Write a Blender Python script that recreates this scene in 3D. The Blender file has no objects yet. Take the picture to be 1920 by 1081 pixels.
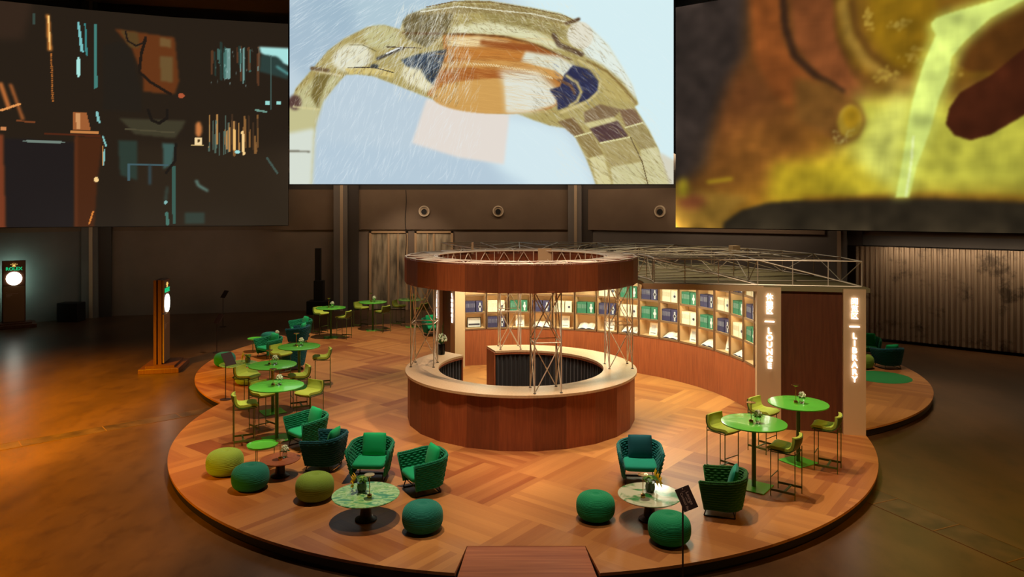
import bpy, bmesh, math, random
import numpy as np
from mathutils import Vector, Matrix
from math import sin, cos, pi, radians as R
random.seed(5)
rng = np.random.default_rng(7)
scn = bpy.context.scene
col = scn.collection

# ------------------------------------------------------------------ camera
CAM_Z = 4.84
cd = bpy.data.cameras.new('camera'); cam = bpy.data.objects.new('camera', cd); col.objects.link(cam)
cam.location = (0, 0, CAM_Z); cam.rotation_euler = (pi/2, 0, 0)
cd.sensor_width = 36; cd.lens = 36*1364/1920; cd.shift_y = -(540.5-390)/1920
cd.clip_end = 200; cd.clip_start = .1
scn.camera = cam
scn.view_settings.view_transform = 'Standard'; scn.view_settings.look = 'None'
scn.view_settings.exposure = 0; scn.view_settings.gamma = 1; scn.view_settings.use_curve_mapping = False

# ------------------------------------------------------------------ world and lights
w = bpy.data.worlds.new('world'); scn.world = w; w.use_nodes = True
w.node_tree.nodes['Background'].inputs[0].default_value = (.9, .62, .42, 1)
w.node_tree.nodes['Background'].inputs[1].default_value = .016
def aim(o, t): o.rotation_euler = (Vector(t)-o.location).to_track_quat('-Z', 'Y').to_euler()
def spot(loc, tgt, watt, colr, ang=50, blend=.5, size=.12):
    l = bpy.data.lights.new('overhead_spot', 'SPOT'); l.energy = watt; l.color = colr
    l.spot_size = R(ang); l.spot_blend = blend; l.shadow_soft_size = size
    o = bpy.data.objects.new('overhead_spot', l); col.objects.link(o); o.location = loc; aim(o, tgt); return o
def area(loc, tgt, watt, colr, sx, sy):
    l = bpy.data.lights.new('wash_lamp', 'AREA'); l.energy = watt; l.color = colr
    l.shape = 'RECTANGLE'; l.size = sx; l.size_y = sy
    o = bpy.data.objects.new('wash_lamp', l); col.objects.link(o); o.location = loc; aim(o, tgt); return o
WARM = (1, .80, .60); AMB = (1, .47, .0); SOFT = (1, .84, .66)
spot((-2.0, 12.0, 11.5), (-3.0, 12.3, .2), 3000, WARM, 44, .6)
spot((1.4, 12.6, 11.5), (2.9, 11.9, .2), 2700, WARM, 44, .6)
spot((-4.2, 16.2, 11.5), (-5.4, 16.4, .2), 3000, WARM, 44, .6)
spot((-4.6, 23.6, 11.5), (-5.8, 24.4, .2), 4200, WARM, 50, .6)
spot((3.6, 14.4, 11.5), (4.9, 13.0, .2), 1700, WARM, 34, .6)
spot((.2, 14.2, 12.5), (.2, 15.6, .2), 3600, SOFT, 44, .7)
spot((9.2, 19.5, 10), (9.6, 18.8, .2), 1700, WARM, 42, .7)
spot((-16, 7, 12), (-14.0, 14.4, 0), 90000, AMB, 54, 1, .6)  # added amber spots colour the hall floor; their source is unseen
spot((-11, 2, 11), (-10.0, 8.8, 0), 36000, AMB, 50, 1, .6)
spot((14, 5, 12), (10.2, 9.4, 0), 6500, AMB, 56, 1, .6)
spot((-.6, 10.6, 11.5), (.2, 14.2, 1.6), 2600, (1, .82, .62), 30, .8)
spot((4.6, 7.5, 11), (6.0, 15.0, 1.9), 2600, (1, .84, .62), 24, .8)
spot((4.6, 17.6, 12), (4.4, 18.6, 3.2), 2200, (1, .9, .66), 40, .8)  # added spots brighten the roof top, inner fascia and ramp
spot((.2, 11.6, 11.5), (.2, 18.2, 3.5), 1500, WARM, 26, .6)
spot((.2, 8.2, 11), (.2, 9.9, .2), 1200, WARM, 36, .9)
spot((-4.7, 31.5, 5.6), (-4.8, 34.8, 1.9), 240, (1, .8, .6), 80, .8)  # added lamp behind the screen to brighten the doors
area((8.3, 29.1, 5.3), (8.89, 29.9, 3.6), 40, (1, .74, .5), 6, .6)  # added area lamp hidden behind the right screen, lifts the wall
area((-1, 31.8, 7.2), (-1, 34.8, 4.0), 190, (1, .74, .5), 17, .6)  # added area lamp hidden behind the centre screen, lifts the wall
area((-15, 30.0, 4.0), (-16.5, 33.0, 2.0), 18, (1, .86, .7), 8, .4)
area((17.05, 22.25, 3.42), (17.6, 22.9, 1.2), 100, (1, .78, .55), 11, .12)

# ------------------------------------------------------------------ helpers
def lin(c):
    return tuple(((x/255)/12.92 if x/255 <= .04045 else ((x/255+.055)/1.055)**2.4) for x in c[:3])
class MB:
    def __init__(s): s.v = []; s.f = []
    def add(s, vs, fs):
        n = len(s.v); s.v += [tuple(v) for v in vs]; s.f += [tuple(i+n for i in f) for f in fs]; return s
    def box(s, c, d, rz=0):
        x, y, z = (q/2 for q in d); vs = []
        for k in (-1, 1):
            for a, b in ((-1, -1), (1, -1), (1, 1), (-1, 1)):
                px, py = a*x, b*y
                vs.append((c[0]+px*cos(rz)-py*sin(rz), c[1]+px*sin(rz)+py*cos(rz), c[2]+k*z))
        return s.add(vs, [(3, 2, 1, 0), (4, 5, 6, 7), (0, 1, 5, 4), (1, 2, 6, 5), (2, 3, 7, 6), (3, 0, 4, 7)])
    def tube(s, p, q, r, n=6, r2=None):
        p = Vector(p); q = Vector(q); d = (q-p).normalized(); r2 = r if r2 is None else r2
        a = d.orthogonal().normalized(); b = d.cross(a); vs = []
        for P, rr in ((p, r), (q, r2)):
            for i in range(n):
                t = 2*pi*i/n; vs.append(P+a*(rr*cos(t))+b*(rr*sin(t)))
        return s.add(vs, [(i, (i+1) % n, n+(i+1) % n, n+i) for i in range(n)]+[tuple(range(n))[::-1], tuple(range(n, 2*n))])
    def path(s, pts, r, n=6, closed=False):
        m = len(pts)
        for i in range(m if closed else m-1): s.tube(pts[i], pts[(i+1) % m], r, n)
        return s
    def lathe(s, prof, n=32, c=(0, 0, 0), cap=True):
        vs = [(c[0]+r*cos(2*pi*i/n), c[1]+r*sin(2*pi*i/n), c[2]+z) for r, z in prof for i in range(n)]
        fs = [(k*n+i, k*n+(i+1) % n, (k+1)*n+(i+1) % n, (k+1)*n+i) for k in range(len(prof)-1) for i in range(n)]
        if cap: fs += [tuple(range(n))[::-1], tuple(range((len(prof)-1)*n, len(prof)*n))]
        return s.add(vs, fs)
    def sector(s, c, r0, r1, z0, z1, a0, a1, n):
        """solid ring sector between two radii, angles in degrees"""
        vs = []
        for i in range(n+1):
            t = R(a0+(a1-a0)*i/n)
            for r, z in ((r0, z0), (r1, z0), (r1, z1), (r0, z1)): vs.append((c[0]+r*cos(t), c[1]+r*sin(t), z))
        fs = []
        for i in range(n):
            a = 4*i; b = a+4
            for k in range(4): fs.append((a+k, a+(k+1) % 4, b+(k+1) % 4, b+k))
        if abs(a1-a0) < 359.9: fs += [(0, 3, 2, 1), (4*n, 4*n+1, 4*n+2, 4*n+3)]
        return s.add(vs, fs)
    def ball(s, c, r, n=8, m=5, sq=(1, 1, 1)):
        vs = [(c[0]+sq[0]*r*sin(pi*j/m)*cos(2*pi*i/n), c[1]+sq[1]*r*sin(pi*j/m)*sin(2*pi*i/n), c[2]+sq[2]*r*cos(pi*j/m)) for j in range(m+1) for i in range(n)]
        return s.add(vs, [(j*n+i, (j+1)*n+i, (j+1)*n+(i+1) % n, j*n+(i+1) % n) for j in range(m) for i in range(n)])
    def grid(s, fn, nu, nv):
        vs = [fn(i/nu, j/nv) for j in range(nv+1) for i in range(nu+1)]
        return s.add(vs, [(j*(nu+1)+i, j*(nu+1)+i+1, (j+1)*(nu+1)+i+1, (j+1)*(nu+1)+i) for j in range(nv) for i in range(nu)])
    def build(s, name, mat, parent=None, smooth=False, bevel=0, tone=None, fix=True):
        me = bpy.data.meshes.new(name); me.from_pydata(s.v, [], s.f); me.update()
        if fix:
            bm = bmesh.new(); bm.from_mesh(me); bmesh.ops.recalc_face_normals(bm, faces=bm.faces); bm.to_mesh(me); bm.free()
        if mat: me.materials.append(mat)
        if smooth:
            me.polygons.foreach_set('use_smooth', [True]*len(me.polygons))
            if smooth != 'all': me.set_sharp_from_angle(angle=R(38))
        if tone:
            at = me.color_attributes.new('tone', 'BYTE_COLOR', 'CORNER')
            for p in me.polygons:
                t = tone(p.index, p.center, p.normal)
                for li in p.loop_indices: at.data[li].color = (t, t, t, 1)
        o = bpy.data.objects.new(name, me); col.objects.link(o); o.parent = parent
        if bevel:
            b = o.modifiers.new('bevel', 'BEVEL'); b.width = bevel; b.segments = 2; b.limit_method = 'ANGLE'
        return o
def tag(o, label=None, cat=None, group=None, kind=None):
    if label: o['label'] = label
    if cat: o['category'] = cat
    if group: o['group'] = group
    if kind: o['kind'] = kind
    return o
def empty(name, loc, rz=0):
    o = bpy.data.objects.new(name, None); col.objects.link(o); o.location = loc; o.rotation_euler = (0, 0, rz)
    o.empty_display_size = .1; return o
def dup(root, loc, rz, label, group=None, scale=1):
    c = root.copy(); col.objects.link(c); c.location = loc; c.rotation_euler = (0, 0, rz); c['label'] = label
    if group: c['group'] = group
    c.scale = (scale,)*3
    for ch in root.children:
        d = ch.copy(); col.objects.link(d); d.parent = c
        for g in ch.children:
            e = g.copy(); col.objects.link(e); e.parent = d
    return c

# ------------------------------------------------------------------ materials
def mat(name, c, rough=.5, metal=0, spec=.5, coat=0, emit=None, estr=1, sheen=0):
    m = bpy.data.materials.new(name); m.use_nodes = True; b = m.node_tree.nodes['Principled BSDF']
    b.inputs['Base Color'].default_value = (*lin(c), 1); b.inputs['Roughness'].default_value = rough
    b.inputs['Metallic'].default_value = metal; b.inputs['Specular IOR Level'].default_value = spec
    b.inputs['Coat Weight'].default_value = coat; b.inputs['Coat Roughness'].default_value = .05
    b.inputs['Sheen Weight'].default_value = sheen
    if emit: b.inputs['Emission Color'].default_value = (*lin(emit), 1); b.inputs['Emission Strength'].default_value = estr
    return m
def N(m, t, **k):
    n = m.node_tree.nodes.new(t)
    for a, v in k.items(): setattr(n, a, v)
    return n
def L(m, a, b): m.node_tree.links.new(a, b)
def coords(m, scale=(1, 1, 1), rot=(0, 0, 0), loc=(0, 0, 0)):
    tc = N(m, 'ShaderNodeTexCoord'); mp = N(m, 'ShaderNodeMapping')
    mp.inputs['Scale'].default_value = scale; mp.inputs['Rotation'].default_value = rot; mp.inputs['Location'].default_value = loc
    L(m, tc.outputs['Object'], mp.inputs['Vector']); return mp.outputs[0]
def noisy(m, c1, c2, vec, scale=5, detail=4, lo=.35, hi=.65, rough=.5):
    n = N(m, 'ShaderNodeTexNoise'); n.inputs['Scale'].default_value = scale; n.inputs['Detail'].default_value = detail
    n.inputs['Roughness'].default_value = rough
    L(m, vec, n.inputs['Vector']); r = N(m, 'ShaderNodeValToRGB')
    r.color_ramp.elements[0].position = lo; r.color_ramp.elements[1].position = hi
    r.color_ramp.elements[0].color = (*lin(c1), 1); r.color_ramp.elements[1].color = (*lin(c2), 1)
    L(m, n.outputs['Fac'], r.inputs[0]); return r.outputs[0]
def mixc(m, a, b, fac, mode='MIX'):
    x = N(m, 'ShaderNodeMix', data_type='RGBA', blend_type=mode)
    if isinstance(fac, float): x.inputs[0].default_value = fac
    else: L(m, fac, x.inputs[0])
    L(m, a, x.inputs[6]); L(m, b, x.inputs[7]); return x.outputs[2]
def setc(m, s): L(m, s, m.node_tree.nodes['Principled BSDF'].inputs['Base Color'])
def bump(m, s, strength=.3, dist=.01):
    b = N(m, 'ShaderNodeBump'); b.inputs['Strength'].default_value = strength; b.inputs['Distance'].default_value = dist
    L(m, s, b.inputs['Height']); L(m, b.outputs[0], m.node_tree.nodes['Principled BSDF'].inputs['Normal'])
def woodv(name, c1, c2, rough=.45, tone=False, vec=(9, 9, .6)):
    """vertical grain veneer"""
    m = mat(name, c1, rough); v = coords(m, vec); c = noisy(m, c1, c2, v, 3, 5, .3, .7)
    if tone:
        a = N(m, 'ShaderNodeVertexColor', layer_name='tone'); c = mixc(m, c, a.outputs[0], 1.0, 'MULTIPLY')
    setc(m, c); return m
M = {}
M['wood_red'] = woodv('reddish_veneer', (140, 68, 34), (166, 86, 44), .5, True)
M['wood_plain'] = woodv('plain_veneer', (146, 76, 42), (170, 96, 56), .5)
M['wood_dark'] = woodv('dark_veneer', (84, 44, 26), (98, 54, 32), .4)
M['oak'] = woodv('pale_oak', (205, 165, 120), (218, 180, 136), .45)
M['beige'] = mat('beige_paint', (196, 160, 120), .6)
M['black_cloth'] = mat('black_cloth', (30, 27, 26), .9, sheen=.2)
M['metal'] = mat('brushed_tube', (226, 206, 182), .4, .35)
M['metal_dk'] = mat('dark_metal', (60, 50, 42), .4, .6)
M['black'] = mat('black_plastic', (18, 16, 15), .6)
M['roof'] = mat('canvas_roof', (120, 105, 70), .8)
M['gold'] = mat('polished_brass', (215, 170, 95), .22, 1)
M['dkwood'] = woodv('walnut_stand', (92, 50, 30), (110, 64, 38), .45)
def green(n, c, r=.8, sh=.1): return mat(n, c, r, 0, .35, sheen=sh)
M['lime'] = green('lime_fabric', (178, 196, 66)); M['lime_frame'] = mat('olive_painted_steel', (78, 98, 38), .45)
M['tgreen'] = mat('green_lacquer', (98, 204, 68), .2, 0, .5, coat=.5); M['pole_green'] = mat('green_painted_steel', (68, 112, 44), .35)
M['emerald'] = green('emerald_rope', (0, 130, 88)); M['em_cush'] = green('emerald_cushion', (0, 184, 106)); M['em_seat'] = green('emerald_seat', (0, 165, 104))
M['teal'] = green('teal_rope', (4, 116, 112)); M['teal_cush'] = green('teal_cushion', (4, 88, 96)); M['teal_seat'] = green('teal_seat', (0, 146, 116))
M['bottle'] = green('moss_rope', (36, 100, 36)); M['moss_seat'] = green('moss_seat', (28, 100, 48))
M['pouf_lime'] = green('lime_knit', (136, 166, 56)); M['pouf_teal'] = green('teal_knit', (14, 118, 98)); M['pouf_green'] = green('green_knit', (2, 142, 88))
M['dark_base'] = mat('black_pedestal', (24, 18, 15), .4)
M['white_glow'] = mat('lit_letters', (255, 255, 255), .5, emit=(255, 250, 242), estr=3.2)
M['paper'] = mat('white_paper', (232, 226, 212), .6)
M['lampglow'] = mat('lamp_glow', (255, 230, 180), .5, emit=(255, 214, 140), estr=40)
M['leaf'] = mat('leaf', (52, 110, 34), .5); M['white_fl'] = mat('white_petals', (226, 232, 196), .6); M['green_fl'] = mat('pale_green_petals', (150, 190, 80), .6)
M['yellow_fl'] = mat('yellow_petals', (250, 205, 30), .6)
M['vase_dk'] = mat('dark_ribbed_glass', (34, 30, 28), .15, 0, .6)
M['vase_gr'] = mat('grey_green_glass', (70, 84, 58), .12, 0, .6)
g = mat('clear_glass', (225, 235, 225), .05); g.node_tree.nodes['Principled BSDF'].inputs['Transmission Weight'].default_value = .9; M['glass'] = g

# polished concrete floor
m = M['floor'] = mat('polished_concrete', (120, 92, 66), .3, 0, .5)
v = coords(m, (1, .35, 1)); c = noisy(m, (68, 46, 28), (96, 66, 40), v, .9, 8, .3, .7, .6)
c2 = noisy(m, (150, 130, 110), (255, 255, 255), coords(m, (1, .6, 1)), 3.1, 6, .25, .5, .65)
setc(m, mixc(m, c, c2, .55, 'MULTIPLY'))
rn = N(m, 'ShaderNodeTexNoise'); rn.inputs['Scale'].default_value = 1.6; rn.inputs['Detail'].default_value = 6
rr = N(m, 'ShaderNodeMapRange'); rr.inputs[3].default_value = .2; rr.inputs[4].default_value = .42
L(m, rn.outputs['Fac'], rr.inputs[0]); L(m, rr.outputs[0], m.node_tree.nodes['Principled BSDF'].inputs['Roughness'])
# parquet: big square patches of boards, alternating directions
def parquet(name):
    m = mat(name, (180, 120, 75), .42, 0, .4)
    S = 1.45
    v = coords(m, (1/S, 1/S, 1), (0, 0, R(38)))
    sp = N(m, 'ShaderNodeSeparateXYZ'); L(m, v, sp.inputs[0])
    def mth(op, a, b=None):
        n = N(m, 'ShaderNodeMath', operation=op)
        for i, q in enumerate((a, b)):
            if q is None: continue
            if isinstance(q, (int, float)): n.inputs[i].default_value = q
            else: L(m, q, n.inputs[i])
        return n.outputs[0]
    fy = mth('FLOOR', sp.outputs[1])
    xo = mth('ADD', sp.outputs[0], mth('MULTIPLY', fy, .5))
    fx = mth('FLOOR', mth('MULTIPLY', xo, .5+.0)); 
    fx2 = mth('FLOOR', xo)
    par = mth('MODULO', mth('ABSOLUTE', mth('ADD', fx2, fy)), 2)
    cx = mth('FRACT', xo); cy = mth('FRACT', sp.outputs[1])
    along = mth('ADD', mth('MULTIPLY', cx, par), mth('MULTIPLY', cy, mth('SUBTRACT', 1, par)))
    board = mth('FLOOR', mth('MULTIPLY', along, 11))
    cmb = N(m, 'ShaderNodeCombineXYZ'); L(m, fx2, cmb.inputs[0]); L(m, fy, cmb.inputs[1]); L(m, board, cmb.inputs[2])
    wn = N(m, 'ShaderNodeTexWhiteNoise'); L(m, cmb.outputs[0], wn.inputs['Vector'])
    cm2 = N(m, 'ShaderNodeCombineXYZ'); L(m, fx2, cm2.inputs[0]); L(m, fy, cm2.inputs[1])
    wn2 = N(m, 'ShaderNodeTexWhiteNoise'); L(m, cm2.outputs[0], wn2.inputs['Vector'])
    grain = N(m, 'ShaderNodeTexNoise'); grain.inputs['Scale'].default_value = 5; grain.inputs['Detail'].default_value = 5
    gv = N(m, 'ShaderNodeCombineXYZ')
    L(m, mth('MULTIPLY', along, 14), gv.inputs[0])
    oth = mth('ADD', mth('MULTIPLY', cy, par), mth('MULTIPLY', cx, mth('SUBTRACT', 1, par)))
    L(m, mth('MULTIPLY', oth, .7), gv.inputs[1]); L(m, wn.outputs[0], gv.inputs[2]); L(m, gv.outputs[0], grain.inputs['Vector'])
    t = mth('ADD', mth('ADD', mth('MULTIPLY', wn.outputs[0], .36), mth('MULTIPLY', wn2.outputs[0], .46)), mth('MULTIPLY', grain.outputs['Fac'], .25))
    r = N(m, 'ShaderNodeValToRGB'); L(m, t, r.inputs[0])
    r.color_ramp.elements[0].position = .12; r.color_ramp.elements[0].color = (*lin((132, 68, 32)), 1)
    r.color_ramp.elements[1].position = .95; r.color_ramp.elements[1].color = (*lin((194, 132, 70)), 1)
    setc(m, r.outputs[0]); return m
M['parquet'] = parquet('parquet_patches')
m = M['ramp'] = mat('ramp_boards', (170, 105, 66), .45); setc(m, noisy(m, (146, 78, 46), (176, 104, 62), coords(m, (.4, 14, 1)), 2, 5))
# walls
def wallmat(name, c1, c2):
    m = mat(name, c1, .75); setc(m, noisy(m, c1, c2, coords(m, (1, 1, 1)), .5, 6)); return m
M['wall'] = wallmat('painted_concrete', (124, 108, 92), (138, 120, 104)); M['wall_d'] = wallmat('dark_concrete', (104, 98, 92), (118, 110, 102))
M['beam'] = wallmat('brown_beam', (112, 92, 74), (124, 104, 84)); M['ceil'] = mat('dark_ceiling', (40, 34, 30), .9)
M['nozzle'] = mat('nozzle_ring', (214, 196, 168), .5)
M['steel'] = mat('pale_steel', (186, 164, 138), .5, .3); M['steel_d'] = mat('shadow_steel', (62, 54, 48), .6)  # pale steel also paints lit column edges; dark copy paints shaded recesses
m = M['roller'] = mat('corrugated_steel', (150, 130, 108), .45, .5)
cA = noisy(m, (150, 128, 104), (172, 150, 124), coords(m, (14, 14, .3)), 3, 4)
cB = noisy(m, (70, 60, 50), (255, 255, 255), coords(m, (1, 1, 1.2)), 1.1, 7, .36, .47, .7); setc(m, mixc(m, cA, cB, .7, 'MULTIPLY'))
m = M['door'] = mat('galvanised_door', (140, 122, 102), .4, .4); setc(m, noisy(m, (110, 100, 86), (214, 196, 166), coords(m, (3, 3, .5)), 1.4, 5))  # pale vertical streaks paint highlights into the leaf colour
# marble
m = M['marble'] = mat('green_marble', (80, 160, 90), .3, 0, .5)
v = coords(m, (1, 2.2, 1), (0, 0, .5)); n1 = N(m, 'ShaderNodeTexNoise'); n1.inputs['Scale'].default_value = 4; n1.inputs['Detail'].default_value = 6; n1.inputs['Distortion'].default_value = 1.4
L(m, v, n1.inputs['Vector']); r = N(m, 'ShaderNodeValToRGB'); L(m, n1.outputs['Fac'], r.inputs[0]); e = r.color_ramp.elements
e[0].position = .3; e[0].color = (*lin((36, 132, 84)), 1); e[1].position = .72; e[1].color = (*lin((215, 228, 170)), 1)
for p, cc in ((.42, (80, 166, 92)), (.5, (190, 220, 150)), (.58, (104, 180, 70))): q = e.new(p); q.color = (*lin(cc), 1)
setc(m, r.outputs[0])
m = M['marble_w'] = mat('white_marble_green_veins', (200, 200, 170), .15, 0, .5)
v = coords(m, (1, 1, 1), (0, 0, .3)); n1 = N(m, 'ShaderNodeTexNoise'); n1.inputs['Scale'].default_value = 3.4; n1.inputs['Detail'].default_value = 7; n1.inputs['Distortion'].default_value = 1
L(m, v, n1.inputs['Vector']); r = N(m, 'ShaderNodeValToRGB'); L(m, n1.outputs['Fac'], r.inputs[0]); e = r.color_ramp.elements
e[0].position = .38; e[0].color = (*lin((50, 130, 60)), 1); e[1].position = .5; e[1].color = (*lin((206, 206, 172)), 1); setc(m, r.outputs[0])
# self-lit picture wall driven by a colour attribute
def screenmat(name, strength=1):
    m = bpy.data.materials.new(name); m.use_nodes = True; nt = m.node_tree; b = nt.nodes['Principled BSDF']
    b.inputs['Base Color'].default_value = (.02, .02, .02, 1); b.inputs['Roughness'].default_value = .6; b.inputs['Specular IOR Level'].default_value = .1
    a = N(m, 'ShaderNodeVertexColor', layer_name='film'); L(m, a.outputs[0], b.inputs['Emission Color']); b.inputs['Emission Strength'].default_value = strength
    return m

# ================================================================== the hall
fl = MB().box((0, 20, -.1), (90, 70, .2)).build('floor', M['floor']); tag(fl, kind='structure', label='glossy brown polished concrete hall floor')
# plan of the curved back wall
WP = [(-34, 12), (-28, 22.5), (-21.1, 30), (-18.4, 32.6), (-8.15, 34.8), (3.05, 34.8), (12.6, 27.8), (17.0, 24.2), (24, 18.2), (30, 8)]
def wallrun(pts, z0, z1, th, name, mt, off=0, kind='structure'):
    mb = MB()
    for (a, b) in zip(pts[:-1], pts[1:]):
        d = Vector((b[0]-a[0], b[1]-a[1], 0)).normalized(); n = Vector((-d.y, d.x, 0))
        A = Vector((*a, 0))-n*off; B = Vector((*b, 0))-n*off
        vs = [A, B, B+n*th, A+n*th]
        mb.add([(p.x, p.y, z0) for p in vs]+[(p.x, p.y, z1) for p in vs], [(3, 2, 1, 0), (4, 5, 6, 7), (0, 1, 5, 4), (1, 2, 6, 5), (2, 3, 7, 6), (3, 0, 4, 7)])
    return tag(mb.build(name, mt), kind=kind)
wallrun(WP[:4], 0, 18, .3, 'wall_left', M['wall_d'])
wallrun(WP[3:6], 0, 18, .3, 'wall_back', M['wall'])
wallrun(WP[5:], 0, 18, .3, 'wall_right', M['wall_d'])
tag(MB().box((-2, 15, 18.1), (80, 60, .2)).build('ceiling', M['ceil']), kind='structure')
# projecting band along the wall, broken at the columns
def lerp2(a, b, t): return (a[0]+(b[0]-a[0])*t, a[1]+(b[1]-a[1])*t)
bands = [(WP[3], WP[4], .05, .975), (WP[4], WP[5], .025, .965), (WP[5], WP[6], .04, .95), (WP[6], WP[7], .12, 1), (WP[7], WP[8], 0, 1), (WP[2], WP[3], 0, .85), (WP[1], WP[2], 0, 1)]
for k, (a, b, t0, t1) in enumerate(bands):
    wallrun([lerp2(a, b, t0), lerp2(a, b, t1)], 3.82, 5.72, .02, 'trim_%d' % (k+1), M['beam'], .1)
wallrun(WP[1:9], 13.9, 15.2, .02, 'trim_8', M['beam'], .5)
wallrun(WP[3:7], 5.72, 6.5, .02, 'trim_9', M['steel_d'], .03)  # dark strip painted as the shaded gap above the band
# steel columns
for k, (x, y, lab) in enumerate(((-18.6, 32.2, 'grey steel column beside the small black box at the wall foot'), (-8.05, 34.45, 'tall steel column between the black speaker tower and the framed doors'),
                            (3.05, 34.45, 'steel column rising behind the round wooden canopy ring'), (12.45, 27.6, 'steel column behind the far end of the roof truss'))):
    rz = (.3, .1, -.3, -.63)[k]; dr = Matrix.Rotation(rz, 3, 'Z')
    e = tag(empty('steel_column', (x, y, 0), rz), lab, 'column', 'steel columns along the hall wall')
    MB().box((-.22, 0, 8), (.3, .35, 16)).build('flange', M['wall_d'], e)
    MB().box((0, -.1, 8), (.14, .2, 16)).build('lit_edge', M['steel'], e)  # paler steel paints the light on this edge
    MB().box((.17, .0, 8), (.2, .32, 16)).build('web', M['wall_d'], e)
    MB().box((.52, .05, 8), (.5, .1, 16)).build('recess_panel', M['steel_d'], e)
# doors
for k, x in enumerate((-5.89, -3.73)):
    wd = 1.84; e = tag(empty('door_%d' % (k+1), (x, 34.76, 0)), kind='structure'); 
    mb = MB().box((-wd/2+.05, -.04, 1.87), (.1, .12, 3.74)).box((wd/2-.05, -.04, 1.87), (.1, .12, 3.74)).box((0, -.04, 3.7), (wd, .12, .08))
    mb.build('door_frame', M['beige'], e)
    MB().box((-.43, 0, 1.83), (.8, .06, 3.6)).build('door_leaf', M['door'], e); MB().box((.43, 0, 1.83), (.8, .06, 3.6)).build('door_leaf', M['door'], e)
    MB().box((0, -.05, 1.83), (.09, .04, 3.6)).box((.45 if k == 0 else -.3, -.05, 1.83), (.06, .04, 3.6)).build('door_rib', M['beige'], e)
# roller door: corrugated panel
a = Vector((12.5, 26.0)); a = Vector((12.85, 27.1)); b = Vector((22.5, 18.9)); d = (b-a).normalized(); n = Vector((d.y, -d.x)); Lr = (b-a).length
def corr(u, v):
    s = u*Lr; o = .03*(1 if math.sin(s*2*pi/.17) > 0 else -1); p = a+d*s+n*(.16+o); return (p.x, p.y, .12+v*3.32)
tag(MB().grid(corr, 640, 1).build('door_3', M['roller'], fix=False), 'tall corrugated roller door lit from above', kind='structure')
# dark box, speaker tower, cable, air nozzles, wall switch
tag(MB().box((-18.9, 31.2, .4), (.9, .6, .8)).build('equipment_box', M['black'], bevel=.03), 'black box standing at the foot of the grey column', 'box')
e = tag(empty('speaker_tower', (-8.85, 33.4, 0)), 'slim black column loudspeaker standing on subwoofer against the wall', 'speaker')
MB().box((0, 0, .3), (1.0, .7, .6)).build('subwoofer', M['black'], e, bevel=.02); MB().box((0, 0, 1.05), (.42, .4, .95)).build('speaker_box', M['black'], e, bevel=.02); MB().box((-.05, 0, 2.25), (.24, .25, 1.5)).build('line_array', M['black'], e, bevel=.01)
mb = MB(); pts = [(-5.05+.03*sin(i*.9), 34.58, 5.7-.27*i) for i in range(15)]; mb.path(pts, .018)
tag(mb.build('hanging_cable', M['black']), 'thin black cable hanging down the wall between the doors', 'cable')
for (x, y, rz, lab) in ((-4.18, 34.64, 0, 'round air nozzle in the wall band above the framed doors'), (-.66, 34.64, 0, 'round air nozzle in the wall band above the canopy ring'), (6.55, 32.1, -.633, 'round air nozzle in the wall band next to the golden screen')):
    e = tag(empty('air_nozzle', (x, y, 4.7), rz), lab, 'air vent', 'round air nozzles in the wall band')
    def ring(r0, r1, y0, y1):
        mbb = MB(); nn = 28; vs = []
        for i in range(nn):
            t = 2*pi*i/nn
            for r_, yy in ((r1, y1), (r1, y0), (r0, y0), (r0, y1)): vs.append((r_*cos(t), yy, r_*sin(t)))
        return mbb.add(vs, [(4*i+k, 4*i+(k+1) % 4, 4*((i+1) % nn)+(k+1) % 4, 4*((i+1) % nn)+k) for i in range(nn) for k in range(4)])
    ring(.21, .26, -.08, .0).build('outer_ring', M['nozzle'], e, smooth=True)
    ring(.11, .21, -.03, .0).build('throat', M['steel'], e, smooth=True)
    MB().tube((0, -.09, -.03), (0, 0, -.03), .13, 20).build('jet', M['black'], e, smooth=True)
# trench covers let into the concrete
def strip(name, p, q, wd, nj, lab):
    p = Vector((*p, 0)); q = Vector((*q, 0)); dd = (q-p).normalized(); nn = Vector((-dd.y, dd.x, 0)); ln = (q-p).length
    e = tag(empty(name, (0, 0, 0)), lab, kind='structure')
    m_ = M['floor_strip'] if 'floor_strip' in M else None
    mb = MB(); js = MB()
    c_ = (p+q)/2; rz = math.atan2(dd.y, dd.x)
    mb.box((c_.x, c_.y, .001), (ln, wd, .006), rz).build('cover_slabs', m_, e)
    for s_ in (-1, 1): js.box((c_.x+nn.x*wd/2*s_, c_.y+nn.y*wd/2*s_, .003), (ln, .006, .007), rz)
    for i in range(nj):
        t = p+dd*(ln*(i+.5)/nj); js.box((t.x, t.y, .004), (.018, wd*.95, .008), rz)
    js.build('metal_joints', M['joint'], e)
m = M['floor_strip'] = mat('trench_concrete', (74, 54, 38), .35); setc(m, noisy(m, (58, 42, 29), (88, 65, 44), coords(m), 2.5, 6))
M['joint'] = mat('brass_joint', (130, 92, 50), .4, .4)
strip('trim_10', (-16.5, 9.33), (-7.2, 17.5), .45, 8, 'strip of trench covers set in the floor')
strip('trim_11', (5.95, 12.5), (8.5, 6.6), .6, 6, 'strip of trench covers with metal joints in the floor')

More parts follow.
